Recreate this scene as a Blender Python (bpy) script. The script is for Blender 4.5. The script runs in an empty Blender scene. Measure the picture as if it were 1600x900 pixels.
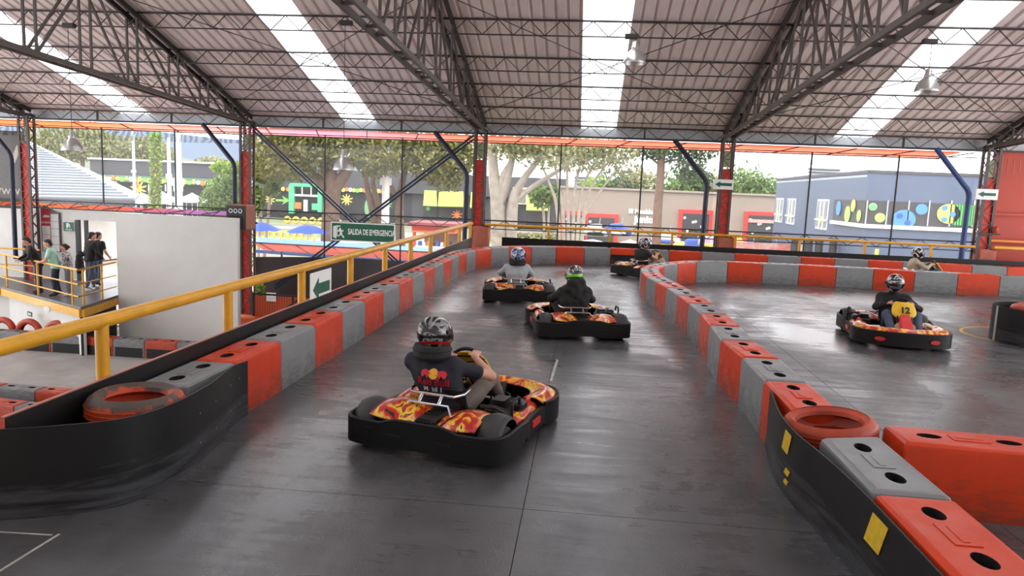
import bpy, math, random
import numpy as np
from mathutils import Vector, Matrix
random.seed(7); np.random.seed(7)
PI = math.pi
C = bpy.context.scene.collection
SC = bpy.context.scene

# ------------------------------------------------------------------ camera
FPX = 1150.0
PITCH, ROLL, YAW, CAMH = math.radians(7.6), math.radians(2.35), math.radians(5.5), 2.15
_fw = Vector((-math.sin(YAW)*math.cos(PITCH), math.cos(YAW)*math.cos(PITCH), -math.sin(PITCH)))
_r0 = Vector((math.cos(YAW), math.sin(YAW), 0)); _u0 = _r0.cross(_fw)
_rt = math.cos(ROLL)*_r0 + math.sin(ROLL)*_u0
_up = -math.sin(ROLL)*_r0 + math.cos(ROLL)*_u0
cam = bpy.data.cameras.new('camera'); camo = bpy.data.objects.new('camera', cam); C.objects.link(camo)
cam.sensor_fit = 'HORIZONTAL'; cam.sensor_width = 36; cam.lens = FPX/1600*36; cam.clip_end = 900; cam.clip_start = .05
camo.matrix_world = Matrix(((_rt.x, _up.x, -_fw.x, 0), (_rt.y, _up.y, -_fw.y, 0), (_rt.z, _up.z, -_fw.z, CAMH), (0, 0, 0, 1)))
SC.camera = camo

def at(x, y, Y):
    """point of the place seen at (x, y) on the vertical plane at distance Y"""
    r = _fw + _rt*((x-800)/FPX) - _up*((y-450)/FPX)
    return Vector((0, 0, CAMH)) + r*(Y/r.y)

# ------------------------------------------------------------------ world, sun, exposure
W = bpy.data.worlds.new('overcast_sky'); SC.world = W; W.use_nodes = True
nt = W.node_tree; nt.nodes.clear()
wo = nt.nodes.new('ShaderNodeOutputWorld'); bg = nt.nodes.new('ShaderNodeBackground')
nz = nt.nodes.new('ShaderNodeTexNoise'); nz.inputs['Scale'].default_value = 2.2; nz.inputs['Detail'].default_value = 5
cr = nt.nodes.new('ShaderNodeValToRGB')
cr.color_ramp.elements[0].position = .3; cr.color_ramp.elements[0].color = (.80, .86, .95, 1)
cr.color_ramp.elements[1].position = .6; cr.color_ramp.elements[1].color = (1, 1, 1, 1)
tc = nt.nodes.new('ShaderNodeTexCoord')
nt.links.new(tc.outputs['Generated'], nz.inputs['Vector']); nt.links.new(nz.outputs[0], cr.inputs[0])
nt.links.new(cr.outputs[0], bg.inputs[0]); nt.links.new(bg.outputs[0], wo.inputs[0])
bg.inputs[1].default_value = 1.5
sun = bpy.data.lights.new('sun', 'SUN'); suno = bpy.data.objects.new('sun', sun); C.objects.link(suno)
sun.energy = 0.3; sun.angle = math.radians(25); sun.color = (1, .97, .93)
suno.rotation_euler = (math.radians(38), math.radians(-14), 0)
SC.view_settings.view_transform = 'Standard'; SC.view_settings.look = 'None'
SC.view_settings.gamma = 1; SC.view_settings.use_curve_mapping = False
SC.view_settings.exposure = 1.5

# ------------------------------------------------------------------ materials
def lin(c):
    f = lambda v: v/12.92 if v <= .04045 else ((v+.055)/1.055)**2.4
    return tuple(f(v/255) for v in c) + (1,)
MATS = {}
class NT:
    def __init__(s, name):
        s.m = bpy.data.materials.new(name); s.m.use_nodes = True; s.t = s.m.node_tree
        s.b = s.t.nodes['Principled BSDF']; s.o = s.t.nodes['Material Output']
    def n(s, kind, **kw):
        nd = s.t.nodes.new(kind)
        for k, v in kw.items():
            if k in nd.inputs: nd.inputs[k].default_value = v
            else: setattr(nd, k, v)
        return nd
    def l(s, a, b): s.t.links.new(a, b)
    def ramp(s, src, stops, const=False):
        r = s.n('ShaderNodeValToRGB'); e = r.color_ramp.elements
        if const: r.color_ramp.interpolation = 'CONSTANT'
        while len(e) < len(stops): e.new(.5)
        for el, (p, c) in zip(e, stops):
            el.position = p; el.color = c if len(c) == 4 else tuple(c)+(1,)
        s.l(src, r.inputs[0]); return r
    def coord(s, kind='Object', scale=(1, 1, 1), loc=(0, 0, 0)):
        t = s.n('ShaderNodeTexCoord'); mp = s.n('ShaderNodeMapping')
        mp.inputs['Scale'].default_value = scale; mp.inputs['Location'].default_value = loc
        s.l(t.outputs[kind], mp.inputs[0]); return mp.outputs[0]
    def noise(s, vec, scale, detail=4, rough=.55, dist=0):
        n = s.n('ShaderNodeTexNoise'); n.inputs['Scale'].default_value = scale; n.inputs['Detail'].default_value = detail
        n.inputs['Roughness'].default_value = rough; n.inputs['Distortion'].default_value = dist
        s.l(vec, n.inputs['Vector']); return n.outputs[0]
    def mix(s, fac, a, b):
        m = s.n('ShaderNodeMix', data_type='RGBA')
        for sock, v in ((m.inputs[0], fac), (m.inputs[6], a), (m.inputs[7], b)):
            if isinstance(v, (int, float)): sock.default_value = v
            elif isinstance(v, tuple): sock.default_value = v
            else: s.l(v, sock)
        return m.outputs[2]
    def bump(s, h, strength, dist=.01):
        b = s.n('ShaderNodeBump'); b.inputs['Strength'].default_value = strength; b.inputs['Distance'].default_value = dist
        s.l(h, b.inputs['Height']); s.l(b.outputs[0], s.b.inputs['Normal'])
def mat(name, col, rough=.5, metal=0, vary=.0, vscale=3., bump=0, bscale=40., spec=.5, col2=None, coat=0, coord='Object', stretch=(1, 1, 1)):
    if name in MATS: return MATS[name]
    k = NT(name); c = lin(col); b = k.b
    b.inputs['Roughness'].default_value = rough; b.inputs['Metallic'].default_value = metal
    b.inputs['Specular IOR Level'].default_value = spec; b.inputs['Coat Weight'].default_value = coat
    b.inputs['Base Color'].default_value = c
    if vary or col2 or bump:
        v = k.coord(coord, stretch)
        if vary or col2:
            c2 = lin(col2) if col2 else tuple(x*(1-vary) for x in c[:3])+(1,)
            n = k.noise(v, vscale, 6, .6)
            r = k.ramp(n, [(.35, c), (.68, c2)]); k.l(r.outputs[0], b.inputs['Base Color'])
        if bump: k.bump(k.noise(v, bscale, 3), bump)
    MATS[name] = k.m; return k.m

# ------------------------------------------------------------------ mesh builder
class MB:
    def __init__(s): s.v = []; s.f = []
    def add(s, vs, fs):
        o = len(s.v); s.v += [tuple(p) for p in vs]; s.f += [tuple(i+o for i in f) for f in fs]; return s
    def box(s, c, d, M=None):
        x, y, z = d[0]/2, d[1]/2, d[2]/2
        vs = [Vector((sx*x, sy*y, sz*z)) for sz in (-1, 1) for sy in (-1, 1) for sx in (-1, 1)]
        if M is not None: vs = [M @ p for p in vs]
        c = Vector(c)
        return s.add([p+c for p in vs], [(0, 2, 3, 1), (4, 5, 7, 6), (0, 1, 5, 4), (2, 6, 7, 3), (0, 4, 6, 2), (1, 3, 7, 5)])
    def bbox(s, c, d, r=.02, M=None):
        """box with chamfered edges"""
        x, y, z = d[0]/2, d[1]/2, d[2]/2; r = min(r, x*.9, y*.9, z*.9)
        rings = []
        for zz, q in ((-z, r), (-z+r, 0), (z-r, 0), (z, r)):
            a, b_ = x-q, y-q; t = r
            rings.append([(a-t, -b_, zz), (a, -b_+t, zz), (a, b_-t, zz), (a-t, b_, zz), (-a+t, b_, zz), (-a, b_-t, zz), (-a, -b_+t, zz), (-a+t, -b_, zz)])
        vs = [Vector(p) for R_ in rings for p in R_]
        if M is not None: vs = [M @ p for p in vs]
        c = Vector(c); fs = [tuple(range(7, -1, -1)), tuple(range(24, 32))]
        for k in range(3):
            for i in range(8):
                j = (i+1) % 8; fs.append((k*8+i, k*8+j, k*8+8+j, k*8+8+i))
        return s.add([p+c for p in vs], fs)
    def bar(s, a, b, w=.05, h=None, up=(0, 0, 1)):
        h = h or w; a = Vector(a); b = Vector(b); d = (b-a)
        L = d.length; d.normalize(); u = Vector(up)
        if abs(d.dot(u)) > .98: u = Vector((1, 0, 0))
        x = d.cross(u).normalized(); z = x.cross(d)
        M = Matrix((x, d, z)).transposed()
        return s.box((a+b)/2, (w, L, h), M)
    def tube(s, pts, r=.03, n=8, closed=False, caps=True, rs=None):
        P = [Vector(p) for p in pts]; m = len(P); vs = []; u = None
        for i, p in enumerate(P):
            if closed: t = P[(i+1) % m]-P[i-1]
            else: t = P[min(i+1, m-1)]-P[max(i-1, 0)]
            t.normalize()
            if u is None:
                u = t.orthogonal().normalized()
            u = (u - t*u.dot(t)).normalized(); w = t.cross(u)
            rr = rs[i] if rs else r
            for k in range(n):
                a = 2*PI*k/n; vs.append(p+(u*math.cos(a)+w*math.sin(a))*rr)
        fs = []
        for i in range(m if closed else m-1):
            for k in range(n):
                j = (i+1) % m; l = (k+1) % n
                fs.append((i*n+k, i*n+l, j*n+l, j*n+k))
        if caps and not closed:
            fs.append(tuple(range(n-1, -1, -1))); fs.append(tuple((m-1)*n+k for k in range(n)))
        return s.add(vs, fs)
    def prism(s, poly, z0, z1):
        n = len(poly)
        A = sum(poly[i][0]*poly[(i+1) % n][1]-poly[(i+1) % n][0]*poly[i][1] for i in range(n))
        if A < 0: poly = poly[::-1]
        vs = [(p[0], p[1], z0) for p in poly]+[(p[0], p[1], z1) for p in poly]
        fs = [tuple(range(n-1, -1, -1)), tuple(range(n, 2*n))]+[(i, (i+1) % n, n+(i+1) % n, n+i) for i in range(n)]
        return s.add(vs, fs)
    def lathe(s, prof, n=24, c=(0, 0, 0), axis='z'):
        vs = []; m = len(prof)
        for r, z in prof:
            for k in range(n):
                a = 2*PI*k/n; p = (r*math.cos(a), r*math.sin(a), z)
                if axis == 'x': p = (z, p[0], p[1])
                elif axis == 'y': p = (p[1], z, p[0])
                vs.append((p[0]+c[0], p[1]+c[1], p[2]+c[2]))
        fs = [(i*n+k, i*n+(k+1) % n, (i+1)*n+(k+1) % n, (i+1)*n+k) for i in range(m-1) for k in range(n)]
        return s.add(vs, fs)
    def grid(s, fn, nu, nv, closeu=False):
        vs = [fn(i/(nu if closeu else nu-1), j/(nv-1)) for j in range(nv) for i in range(nu)]
        fs = []
        for j in range(nv-1):
            for i in range(nu if closeu else nu-1):
                i2 = (i+1) % nu; fs.append((j*nu+i, j*nu+i2, (j+1)*nu+i2, (j+1)*nu+i))
        return s.add(vs, fs)
    def wall(s, path, z0, z1, t=.02, closed=False):
        """upright strip of thickness t along a plan path; z0, z1 may be lists"""
        n = len(path); P = [Vector((p[0], p[1])) for p in path]; vs = []
        for i, p in enumerate(P):
            d = (P[min(i+1, n-1)]-P[max(i-1, 0)]) if not closed else (P[(i+1) % n]-P[i-1])
            d.normalize(); nn = Vector((-d.y, d.x))*t
            a = z0[i] if isinstance(z0, (list, tuple)) else z0
            b = z1[i] if isinstance(z1, (list, tuple)) else z1
            q = p+nn
            vs += [(p.x, p.y, a), (p.x, p.y, b), (q.x, q.y, b), (q.x, q.y, a)]
        fs = []
        for i in range(n if closed else n-1):
            j = (i+1) % n
            for k in range(4):
                l = (k+1) % 4; fs.append((i*4+k, j*4+k, j*4+l, i*4+l))
        if not closed: fs += [(0, 1, 2, 3), tuple((n-1)*4+k for k in (3, 2, 1, 0))]
        return s.add(vs, fs)
    def build(s, name, m=None, parent=None, smooth=False, loc=None, rot=None):
        use = sorted({i for f in s.f for i in f})
        if len(use) < len(s.v):
            mp = {i: k for k, i in enumerate(use)}; s.v = [s.v[i] for i in use]; s.f = [tuple(mp[i] for i in f) for f in s.f]
        me = bpy.data.meshes.new(name); me.from_pydata(s.v, [], s.f); me.update()
        return obj(name, me, m, parent, smooth, loc, rot)
def obj(name, me, m=None, parent=None, smooth=False, loc=None, rot=None):
    if m is not None:
        me.materials.clear(); me.materials.append(MATS[m] if isinstance(m, str) else m)
    if smooth is True:
        me.polygons.foreach_set('use_smooth', [True]*len(me.polygons))
    elif smooth:
        me.polygons.foreach_set('use_smooth', [True]*len(me.polygons))
        try: me.set_sharp_from_angle(angle=math.radians(smooth))
        except Exception: pass
    o = bpy.data.objects.new(name, me); C.objects.link(o)
    if parent is not None: o.parent = parent
    if loc is not None: o.location = loc
    if rot is not None: o.rotation_euler = rot
    return o
def empty(name, loc=(0, 0, 0), rz=0, label=None, cat=None, group=None, kind=None, parent=None):
    o = bpy.data.objects.new(name, None); C.objects.link(o); o.empty_display_size = .1
    o.location = loc; o.rotation_euler = (0, 0, rz); o.parent = parent
    tag(o, label, cat, group, kind); return o
def tag(o, label=None, cat=None, group=None, kind=None):
    if label: o['label'] = label
    if cat: o['category'] = cat
    if group: o['group'] = group
    if kind: o['kind'] = kind
    return o
def copy_tree(o, parent=None):
    c = o.copy(); C.objects.link(c); c.parent = parent
    for ch in list(o.children): copy_tree(ch, c)
    return c
def text_mesh(txt, size, extrude=.002, align='CENTER', bold=0., spacing=1., shear=0.):
    cu = bpy.data.curves.new('txt', 'FONT'); cu.body = txt; cu.size = size; cu.extrude = extrude
    cu.align_x = align; cu.align_y = 'CENTER'; cu.offset = bold; cu.space_character = spacing; cu.resolution_u = 3; cu.shear = shear
    o = bpy.data.objects.new('txt', cu); C.objects.link(o)
    bpy.context.view_layer.update()
    me = bpy.data.meshes.new_from_object(o.evaluated_get(bpy.context.evaluated_depsgraph_get()))
    bpy.data.objects.remove(o); bpy.data.curves.remove(cu)
    return me
def text_obj(name, txt, size, m, parent, M, **kw):
    me = text_mesh(txt, size, **kw); me.transform(M); return obj(name, me, m, parent)
def face_m(loc, rz=0):
    """matrix that stands flat lettering upright facing -Y, turned by rz"""
    return Matrix.Translation(loc) @ Matrix.Rotation(rz, 4, 'Z') @ Matrix.Rotation(PI/2, 4, 'X')
ORD = ['first', 'second', 'third', 'fourth', 'fifth', 'sixth', 'seventh', 'eighth', 'ninth', 'tenth', 'eleventh', 'twelfth', 'thirteenth', 'fourteenth', 'fifteenth', 'sixteenth', 'seventeenth', 'eighteenth', 'nineteenth', 'twentieth']
# ================================================================== materials in use
YW = 23.6            # line of the far columns
LOW = -3.1           # lower ground outside and beside the raised track
BH = .52             # height of the barrier blocks
COLX = [-18.95, -11.18, -3.45, 4.22, 11.9]
mat('orange_plastic', (198, 64, 30), .42, vary=.25, vscale=2.5, bump=.06, bscale=9)
mat('black_rubber', (17, 16, 17), .5, spec=.35, vary=.3, bump=.05, bscale=60)
mat('dark_steel', (58, 50, 48), .55, metal=.2, vary=.25, vscale=8)
mat('truss_steel', (88, 77, 72), .55, metal=.1, vary=.25, vscale=6)
mat('black_steel', (28, 28, 32), .5)
mat('blue_steel', (24, 32, 58), .45, vary=.2); mat('blue_pipe', (44, 66, 118), .45, vary=.2)
mat('yellow_paint', (224, 160, 24), .42, vary=.18, vscale=6, coat=.2)
mat('yellow_sticker', (226, 186, 40), .5, vary=.25, vscale=20)
mat('red_panel', (232, 52, 38), .5, vary=.12)
mat('white_wall', (214, 212, 208), .7, vary=.06, vscale=2, bump=.06, bscale=90)
mat('white_paint', (235, 235, 232), .5)
mat('green_sign', (22, 92, 70), .5, vary=.1)
mat('grey_metal', (186, 188, 192), .4, metal=.2, vary=.2, vscale=4)
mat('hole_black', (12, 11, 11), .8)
mat('orange_wall', (172, 48, 18), .5, vary=.15, vscale=1.5)
def scuffed(name, col, dark, amt):
    k = NT(name); v = k.coord('Object', (1, 1, 1)); b = k.b
    base = k.ramp(k.noise(v, 2.2, 5), [(.3, lin(col)), (.75, tuple(x*.8 for x in lin(col)[:3])+(1,))])
    g = k.n('ShaderNodeNewGeometry'); sp = k.n('ShaderNodeSeparateXYZ'); k.l(g.outputs['Position'], sp.inputs[0])
    vs = k.coord('Object', (3, 3, 14)); n2 = k.noise(vs, 1.6, 6, .65, 1.2)
    low = k.n('ShaderNodeMapRange'); low.inputs[1].default_value = .05; low.inputs[2].default_value = .42; low.inputs[3].default_value = .30; low.inputs[4].default_value = 0
    k.l(sp.outputs[2], low.inputs[0])
    ad = k.n('ShaderNodeMath', operation='ADD'); k.l(n2, ad.inputs[0]); k.l(low.outputs[0], ad.inputs[1])
    r = k.ramp(ad.outputs[0], [(.64, (0, 0, 0, 1)), (.86, (amt, amt, amt, 1))])
    k.l(k.mix(r.outputs[0], base.outputs[0], lin(dark)), b.inputs['Base Color'])
    rr = k.ramp(k.noise(v, 5, 4), [(.3, (.3,)*3), (.7, (.5,)*3)]); k.l(rr.outputs[0], b.inputs['Roughness'])
    b.inputs['Specular IOR Level'].default_value = .28; k.bump(k.noise(v, 7, 3), .08, .02); MATS[name] = k.m
scuffed('block_orange', (206, 60, 20), (84, 58, 48), .6)
scuffed('block_grey', (130, 131, 132), (74, 73, 74), .6)
def floor_mat(name, c0, c1, r0, r1):
    k = NT(name); v = k.coord('Object'); g = k.n('ShaderNodeNewGeometry'); mp = k.n('ShaderNodeMapping'); k.l(g.outputs['Position'], mp.inputs[0])
    mp.inputs['Scale'].default_value = (1, .55, 1); p = mp.outputs[0]
    fine = k.noise(p, 70, 4, .7); big = k.noise(p, .55, 6, .6, .6); mid = k.noise(p, 2.3, 6, .65, .8)
    mp2 = k.n('ShaderNodeMapping'); k.l(g.outputs['Position'], mp2.inputs[0]); mp2.inputs['Scale'].default_value = (.5, 3.2, 1); mp2.inputs['Rotation'].default_value = (0, 0, .25)
    stre = k.noise(mp2.outputs[0], 1.5, 6, .7, 1.0)
    col = k.ramp(mid, [(.3, lin(c0)), (.7, lin(c1))])
    k.l(k.mix(.25, col.outputs[0], k.ramp(fine, [(.35, lin(c0)), (.8, lin(c1))]).outputs[0]), k.b.inputs['Base Color'])
    ad = k.n('ShaderNodeMath', operation='MULTIPLY_ADD'); k.l(stre, ad.inputs[0]); ad.inputs[1].default_value = .55; k.l(big, ad.inputs[2])
    rr = k.ramp(ad.outputs[0], [(.66, (r0,)*3), (.92, (r1,)*3)]); k.l(rr.outputs[0], k.b.inputs['Roughness'])
    k.b.inputs['Specular IOR Level'].default_value = .7
    h = k.n('ShaderNodeMath', operation='MULTIPLY_ADD'); k.l(mid, h.inputs[0]); h.inputs[1].default_value = 1.5; k.l(fine, h.inputs[2])
    k.bump(h.outputs[0], .3, .004); MATS[name] = k.m
floor_mat('track_floor', (62, 61, 63), (92, 91, 93), .2, .5)
mat('joint_black', (20, 20, 21), .8)
mat('lower_track', (158, 153, 148), .6, vary=.3, vscale=1.2, bump=.1, bscale=50)
mat('platform_deck', (92, 90, 92), .35, vary=.3, vscale=2)
mat('scrape_white', (190, 188, 180), .6, vary=.4, vscale=9)

# ================================================================== raised track floor
fl = MB().prism([(-3.62, -2.0), (14.0, -2.0), (14.0, 23.3), (-3.62, 23.3)], -.35, -.012).build('floor', 'joint_black')
tag(fl, 'black rubberised race track floor with wet glossy patches', None, None, 'structure')
xs = [-3.6, -.32, 2.95, 6.2, 9.5, 13.98]; ys = [-1.98, 1.9, 4.76, 8.15, 11.55, 14.9, 18.3, 23.28]
for i in range(len(xs)-1):
    for j in range(len(ys)-1):
        m = MB(); a, b, c_, d = xs[i]+.003, xs[i+1]-.003, ys[j]+.003, ys[j+1]-.003
        nx, ny = 2, 2
        m.box(((a+b)/2, (c_+d)/2, -.006), (b-a, d-c_, .012)).build('floor_slab', 'track_floor', fl)
# worn white paint along the joints, a yellow ring painted round the drum
for pts, w in (([(-3.05, 3.1), (-3.03, 3.88)], .014), ([(-3.4, 3.84), (-3.06, 3.86)], .012), ([(-.30, 8.2), (-.27, 9.3)], .03)):
    MB().bar((*pts[0], .002), (*pts[1], .002), w, .003).build('paint_line', 'scrape_white', fl)
ring = MB()
ring.grid(lambda u, v: (7.55+(.88+.05*v)*math.cos(2*PI*u), 13.25+(.88+.05*v)*math.sin(2*PI*u), .003), 48, 2, True)
o = ring.build('paint_ring', 'yellow_sticker', fl)

# ================================================================== lower level and outside ground
gr = MB().prism([(-3.64, -2), (-3.64, 22.4), (-18.5, 22.4), (-24, 22.4), (-24, -2)], LOW-.2, LOW).build('floor_lower', 'lower_track')
tag(gr, 'grey lower go-kart track floor beside the raised track', None, None, 'structure')
def ground_mat():
    k = NT('ground_mix'); v = k.coord('Object'); n = k.noise(v, .06, 5, .6)
    r = k.ramp(n, [(.42, lin((140, 132, 122))), (.5, lin((106, 122, 74))), (.62, lin((126, 126, 122)))])
    k.l(r.outputs[0], k.b.inputs['Base Color']); k.b.inputs['Roughness'].default_value = .85; MATS['ground_mix'] = k.m
ground_mat()
o = MB().prism([(-160, 22.42), (160, 22.42), (160, 330), (-160, 330)], LOW-.25, LOW-.02).build('ground', 'ground_mix')
tag(o, 'pale paving and grass of the park outside the hall', None, None, 'structure')
# retaining face under the raised floor
o = MB().box((-3.66, 10.2, LOW/2-.01), (.05, 24.6, -LOW-.03)).build('wall_under_track', 'black_rubber'); tag(o, None, None, None, 'structure')
o = MB().box((5.2, 23.36, LOW/2), (17.6, .08, -LOW-.1)).build('wall_under_track_back', 'black_rubber'); tag(o, None, None, None, 'structure')

# ================================================================== roof
SL = math.tan(math.radians(16.4))
def zr(Y): return 4.24+SL*(YW-Y)
def roof_mat():
    k = NT('roof_sheet'); v = k.coord('Object', (1, .12, 1)); n = k.noise(v, 2.5, 5)
    r = k.ramp(n, [(.3, lin((238, 220, 216))), (.75, lin((218, 199, 195)))]); k.l(r.outputs[0], k.b.inputs['Base Color'])
    k.b.inputs['Roughness'].default_value = .42; k.b.inputs['Metallic'].default_value = .0; MATS['roof_sheet'] = k.m
    k = NT('skylight'); tr = k.n('ShaderNodeBsdfTranslucent'); tr.inputs[0].default_value = (.96, .97, .98, 1)
    tp = k.n('ShaderNodeBsdfTransparent'); tp.inputs[0].default_value = (.95, .97, 1, 1); mx = k.n('ShaderNodeMixShader'); mx.inputs[0].default_value = .35
    k.l(tr.outputs[0], mx.inputs[1]); k.l(tp.outputs[0], mx.inputs[2]); k.l(mx.outputs[0], k.o.inputs[0]); MATS['skylight'] = k.m
roof_mat()
roof = empty('ceiling', (0, 0, 0), 0, 'corrugated metal roof on dark steel trusses with white skylight strips', None, None, 'structure')
SW = 7.73/7; Y0, Y1 = -2.5, 24.3
def sheet(thick):
    m = MB(); prof = []
    n = 4; p = SW/n
    for i in range(n):
        x = i*p; prof += [(x, 0), (x+p*.62, 0), (x+p*.72, .045), (x+p*.90, .045)]
    prof.append((SW, 0)); vs = []
    for yy in (Y0, Y1): vs += [(x, yy, zr(yy)+z) for x, z in prof]
    k = len(prof); fs = [(i, i+1, k+i+1, k+i) for i in range(k-1)]
    if thick:
        vs += [(x, y, z+.012) for x, y, z in vs]; K = 2*k
        fs += [(K+i+1, K+i, K+k+i, K+k+i+1) for i in range(k-1)]
    return m.add(vs, fs)
s_me = sheet(True).build('roof_sheet', 'roof_sheet', roof)
l_me = sheet(False).build('skylight_sheet', 'skylight', roof)
first = [True, True]
for i in range(-22, 19):
    x = -.31+SW*i; sky = (i % 7 == 0); src = l_me if sky else s_me; q = 1 if sky else 0
    if first[q]: o = src; first[q] = False
    else: o = src.copy(); C.objects.link(o); o.parent = roof
    o.location.x = x
# purlins (light lattice joists along the hall)
def lattice(parent, name, a, b, depth, m, pitch=.36, r=.012, chord=.05, first_name='chord'):
    a = Vector(a); b = Vector(b); L = (b-a).length; d = (b-a).normalized(); dn = Vector((0, 0, -depth))
    root = empty(name, (0, 0, 0), parent=parent)
    MB().bar(a, b, chord, chord*.8).build('top_chord', m, root)
    MB().bar(a+dn, b+dn, .028, .028).build('bottom_chord', m, root)
    z = MB(); n = int(L/pitch); n += n % 2
    for i in range(n):
        p = a+d*(L*i/n); q = a+d*(L*(i+1)/n)
        if i % 2: p = p+dn
        else: q = q+dn
        z.bar(p, q, r*1.6, r*1.6)
    o = z.build('lacing', m, root); o['kind'] = 'stuff'; return root
for yy in (22.33, 20.82, 19.25, 17.45, 15.75, 14.1, 12.4, 10.7, 9.0, 7.3, 5.6, 3.9, 2.2, .5, -1.2):
    lattice(roof, 'purlin', (-24, yy, zr(yy)-.035), (19.5, yy, zr(yy)-.035), .34, 'dark_steel')
# main trusses over each column: paired chords, each web member its own bar
def zb(Y): return 3.98+.05*(YW-Y)
NY = [23.3, 22.33, 20.82, 19.25, 17.45, 15.75, 14.1, 12.4, 10.7, 9.0, 7.3, 5.6, 3.9, 2.2, .5, -1.2]
for X in COLX+[-26.7, 19.6]:
    t = empty('roof_truss', (X, 0, 0), parent=roof)
    for s in (-.13, .13):
        MB().bar((s, 23.6, zr(23.6)-.1), (s, -2.4, zr(-2.4)-.1), .07, .12).build('top_chord', 'dark_steel', t)
        MB().bar((s, 23.7, zb(23.7)), (s, -2.4, zb(-2.4)), .06, .1).build('bottom_chord', 'truss_steel', t)
    for i, yy in enumerate(NY):
        if yy < 9: break
        for s in (-.13, .13):
            MB().bar((s, yy, zb(yy)), (s, yy, zr(yy)-.12), .045, .045).build('web_member', 'truss_steel', t)
            if i < len(NY)-1:
                y2 = NY[i+1]
                a, b = ((yy, zr(yy)-.12), (y2, zb(y2))) if yy < 17 else ((y2, zr(y2)-.12), (yy, zb(yy)))
                MB().bar((s, a[0], a[1]), (s, b[0], b[1]), .045, .045).build('web_member', 'truss_steel', t)
        MB().bar((-.13, yy-.3, zb(yy-.3)), (.13, yy-.3, zb(yy-.3)), .05).build('batten', 'truss_steel', t)
        MB().bar((-.13, yy-.8, zb(yy-.8)), (.13, yy-.8, zb(yy-.8)), .05).build('batten', 'truss_steel', t)
# thin cross bracing rods under the sheets
for x0, x1 in zip(COLX[:-1], COLX[1:]):
    for a, b in ((x0, x1), (x1, x0)):
        MB().tube([(a, 22.3, zr(22.3)-.3), (b, 15.8, zr(15.8)-.3)], .012, 5).build('brace_rod', 'dark_steel', roof)

o = MB().box((-3, -2.6, 4.6), (56, .15, 15.6)).build('wall_back', mat('back_wall', (240, 238, 234), .8)); tag(o, None, None, None, 'structure')  # unseen end wall, put in to cut light from behind, white for bounce
# eave girder, gutter, mid girder
for (x0, x1) in zip([-26.7]+COLX, COLX+[19.6]):
    lattice(roof, 'eave_girder', (x0, YW-.1, 4.2), (x1, YW-.1, 4.2), .32, 'dark_steel', .42, .012, .06)
    for f in (.333, .667):
        xx = x0+(x1-x0)*f; MB().box((xx, YW-.08, 4.04), (.05, .05, .36)).build('girder_post', 'dark_steel', roof)
MB().bar((-26.7, YW-.1, 3.87), (19.6, YW-.1, 3.87), .07, .05).build('eave_beam', 'black_steel', roof)
g = MB().wall([(-26.7, YW+.28), (19.6, YW+.28)], 3.86, 4.24, .02).build('gutter', 'grey_metal', roof)
mg = empty('trim_1', (0, 0, 0), 0, 'dark lattice girder running at railing height along the open far side', None, None, 'structure')
for (x0, x1) in zip([-26.7]+COLX, COLX):
    lattice(mg, 'lattice_girder', (x0, YW+.05, 1.14), (x1, YW+.05, 1.14), .27, 'black_steel', .45, .012, .05)
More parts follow.
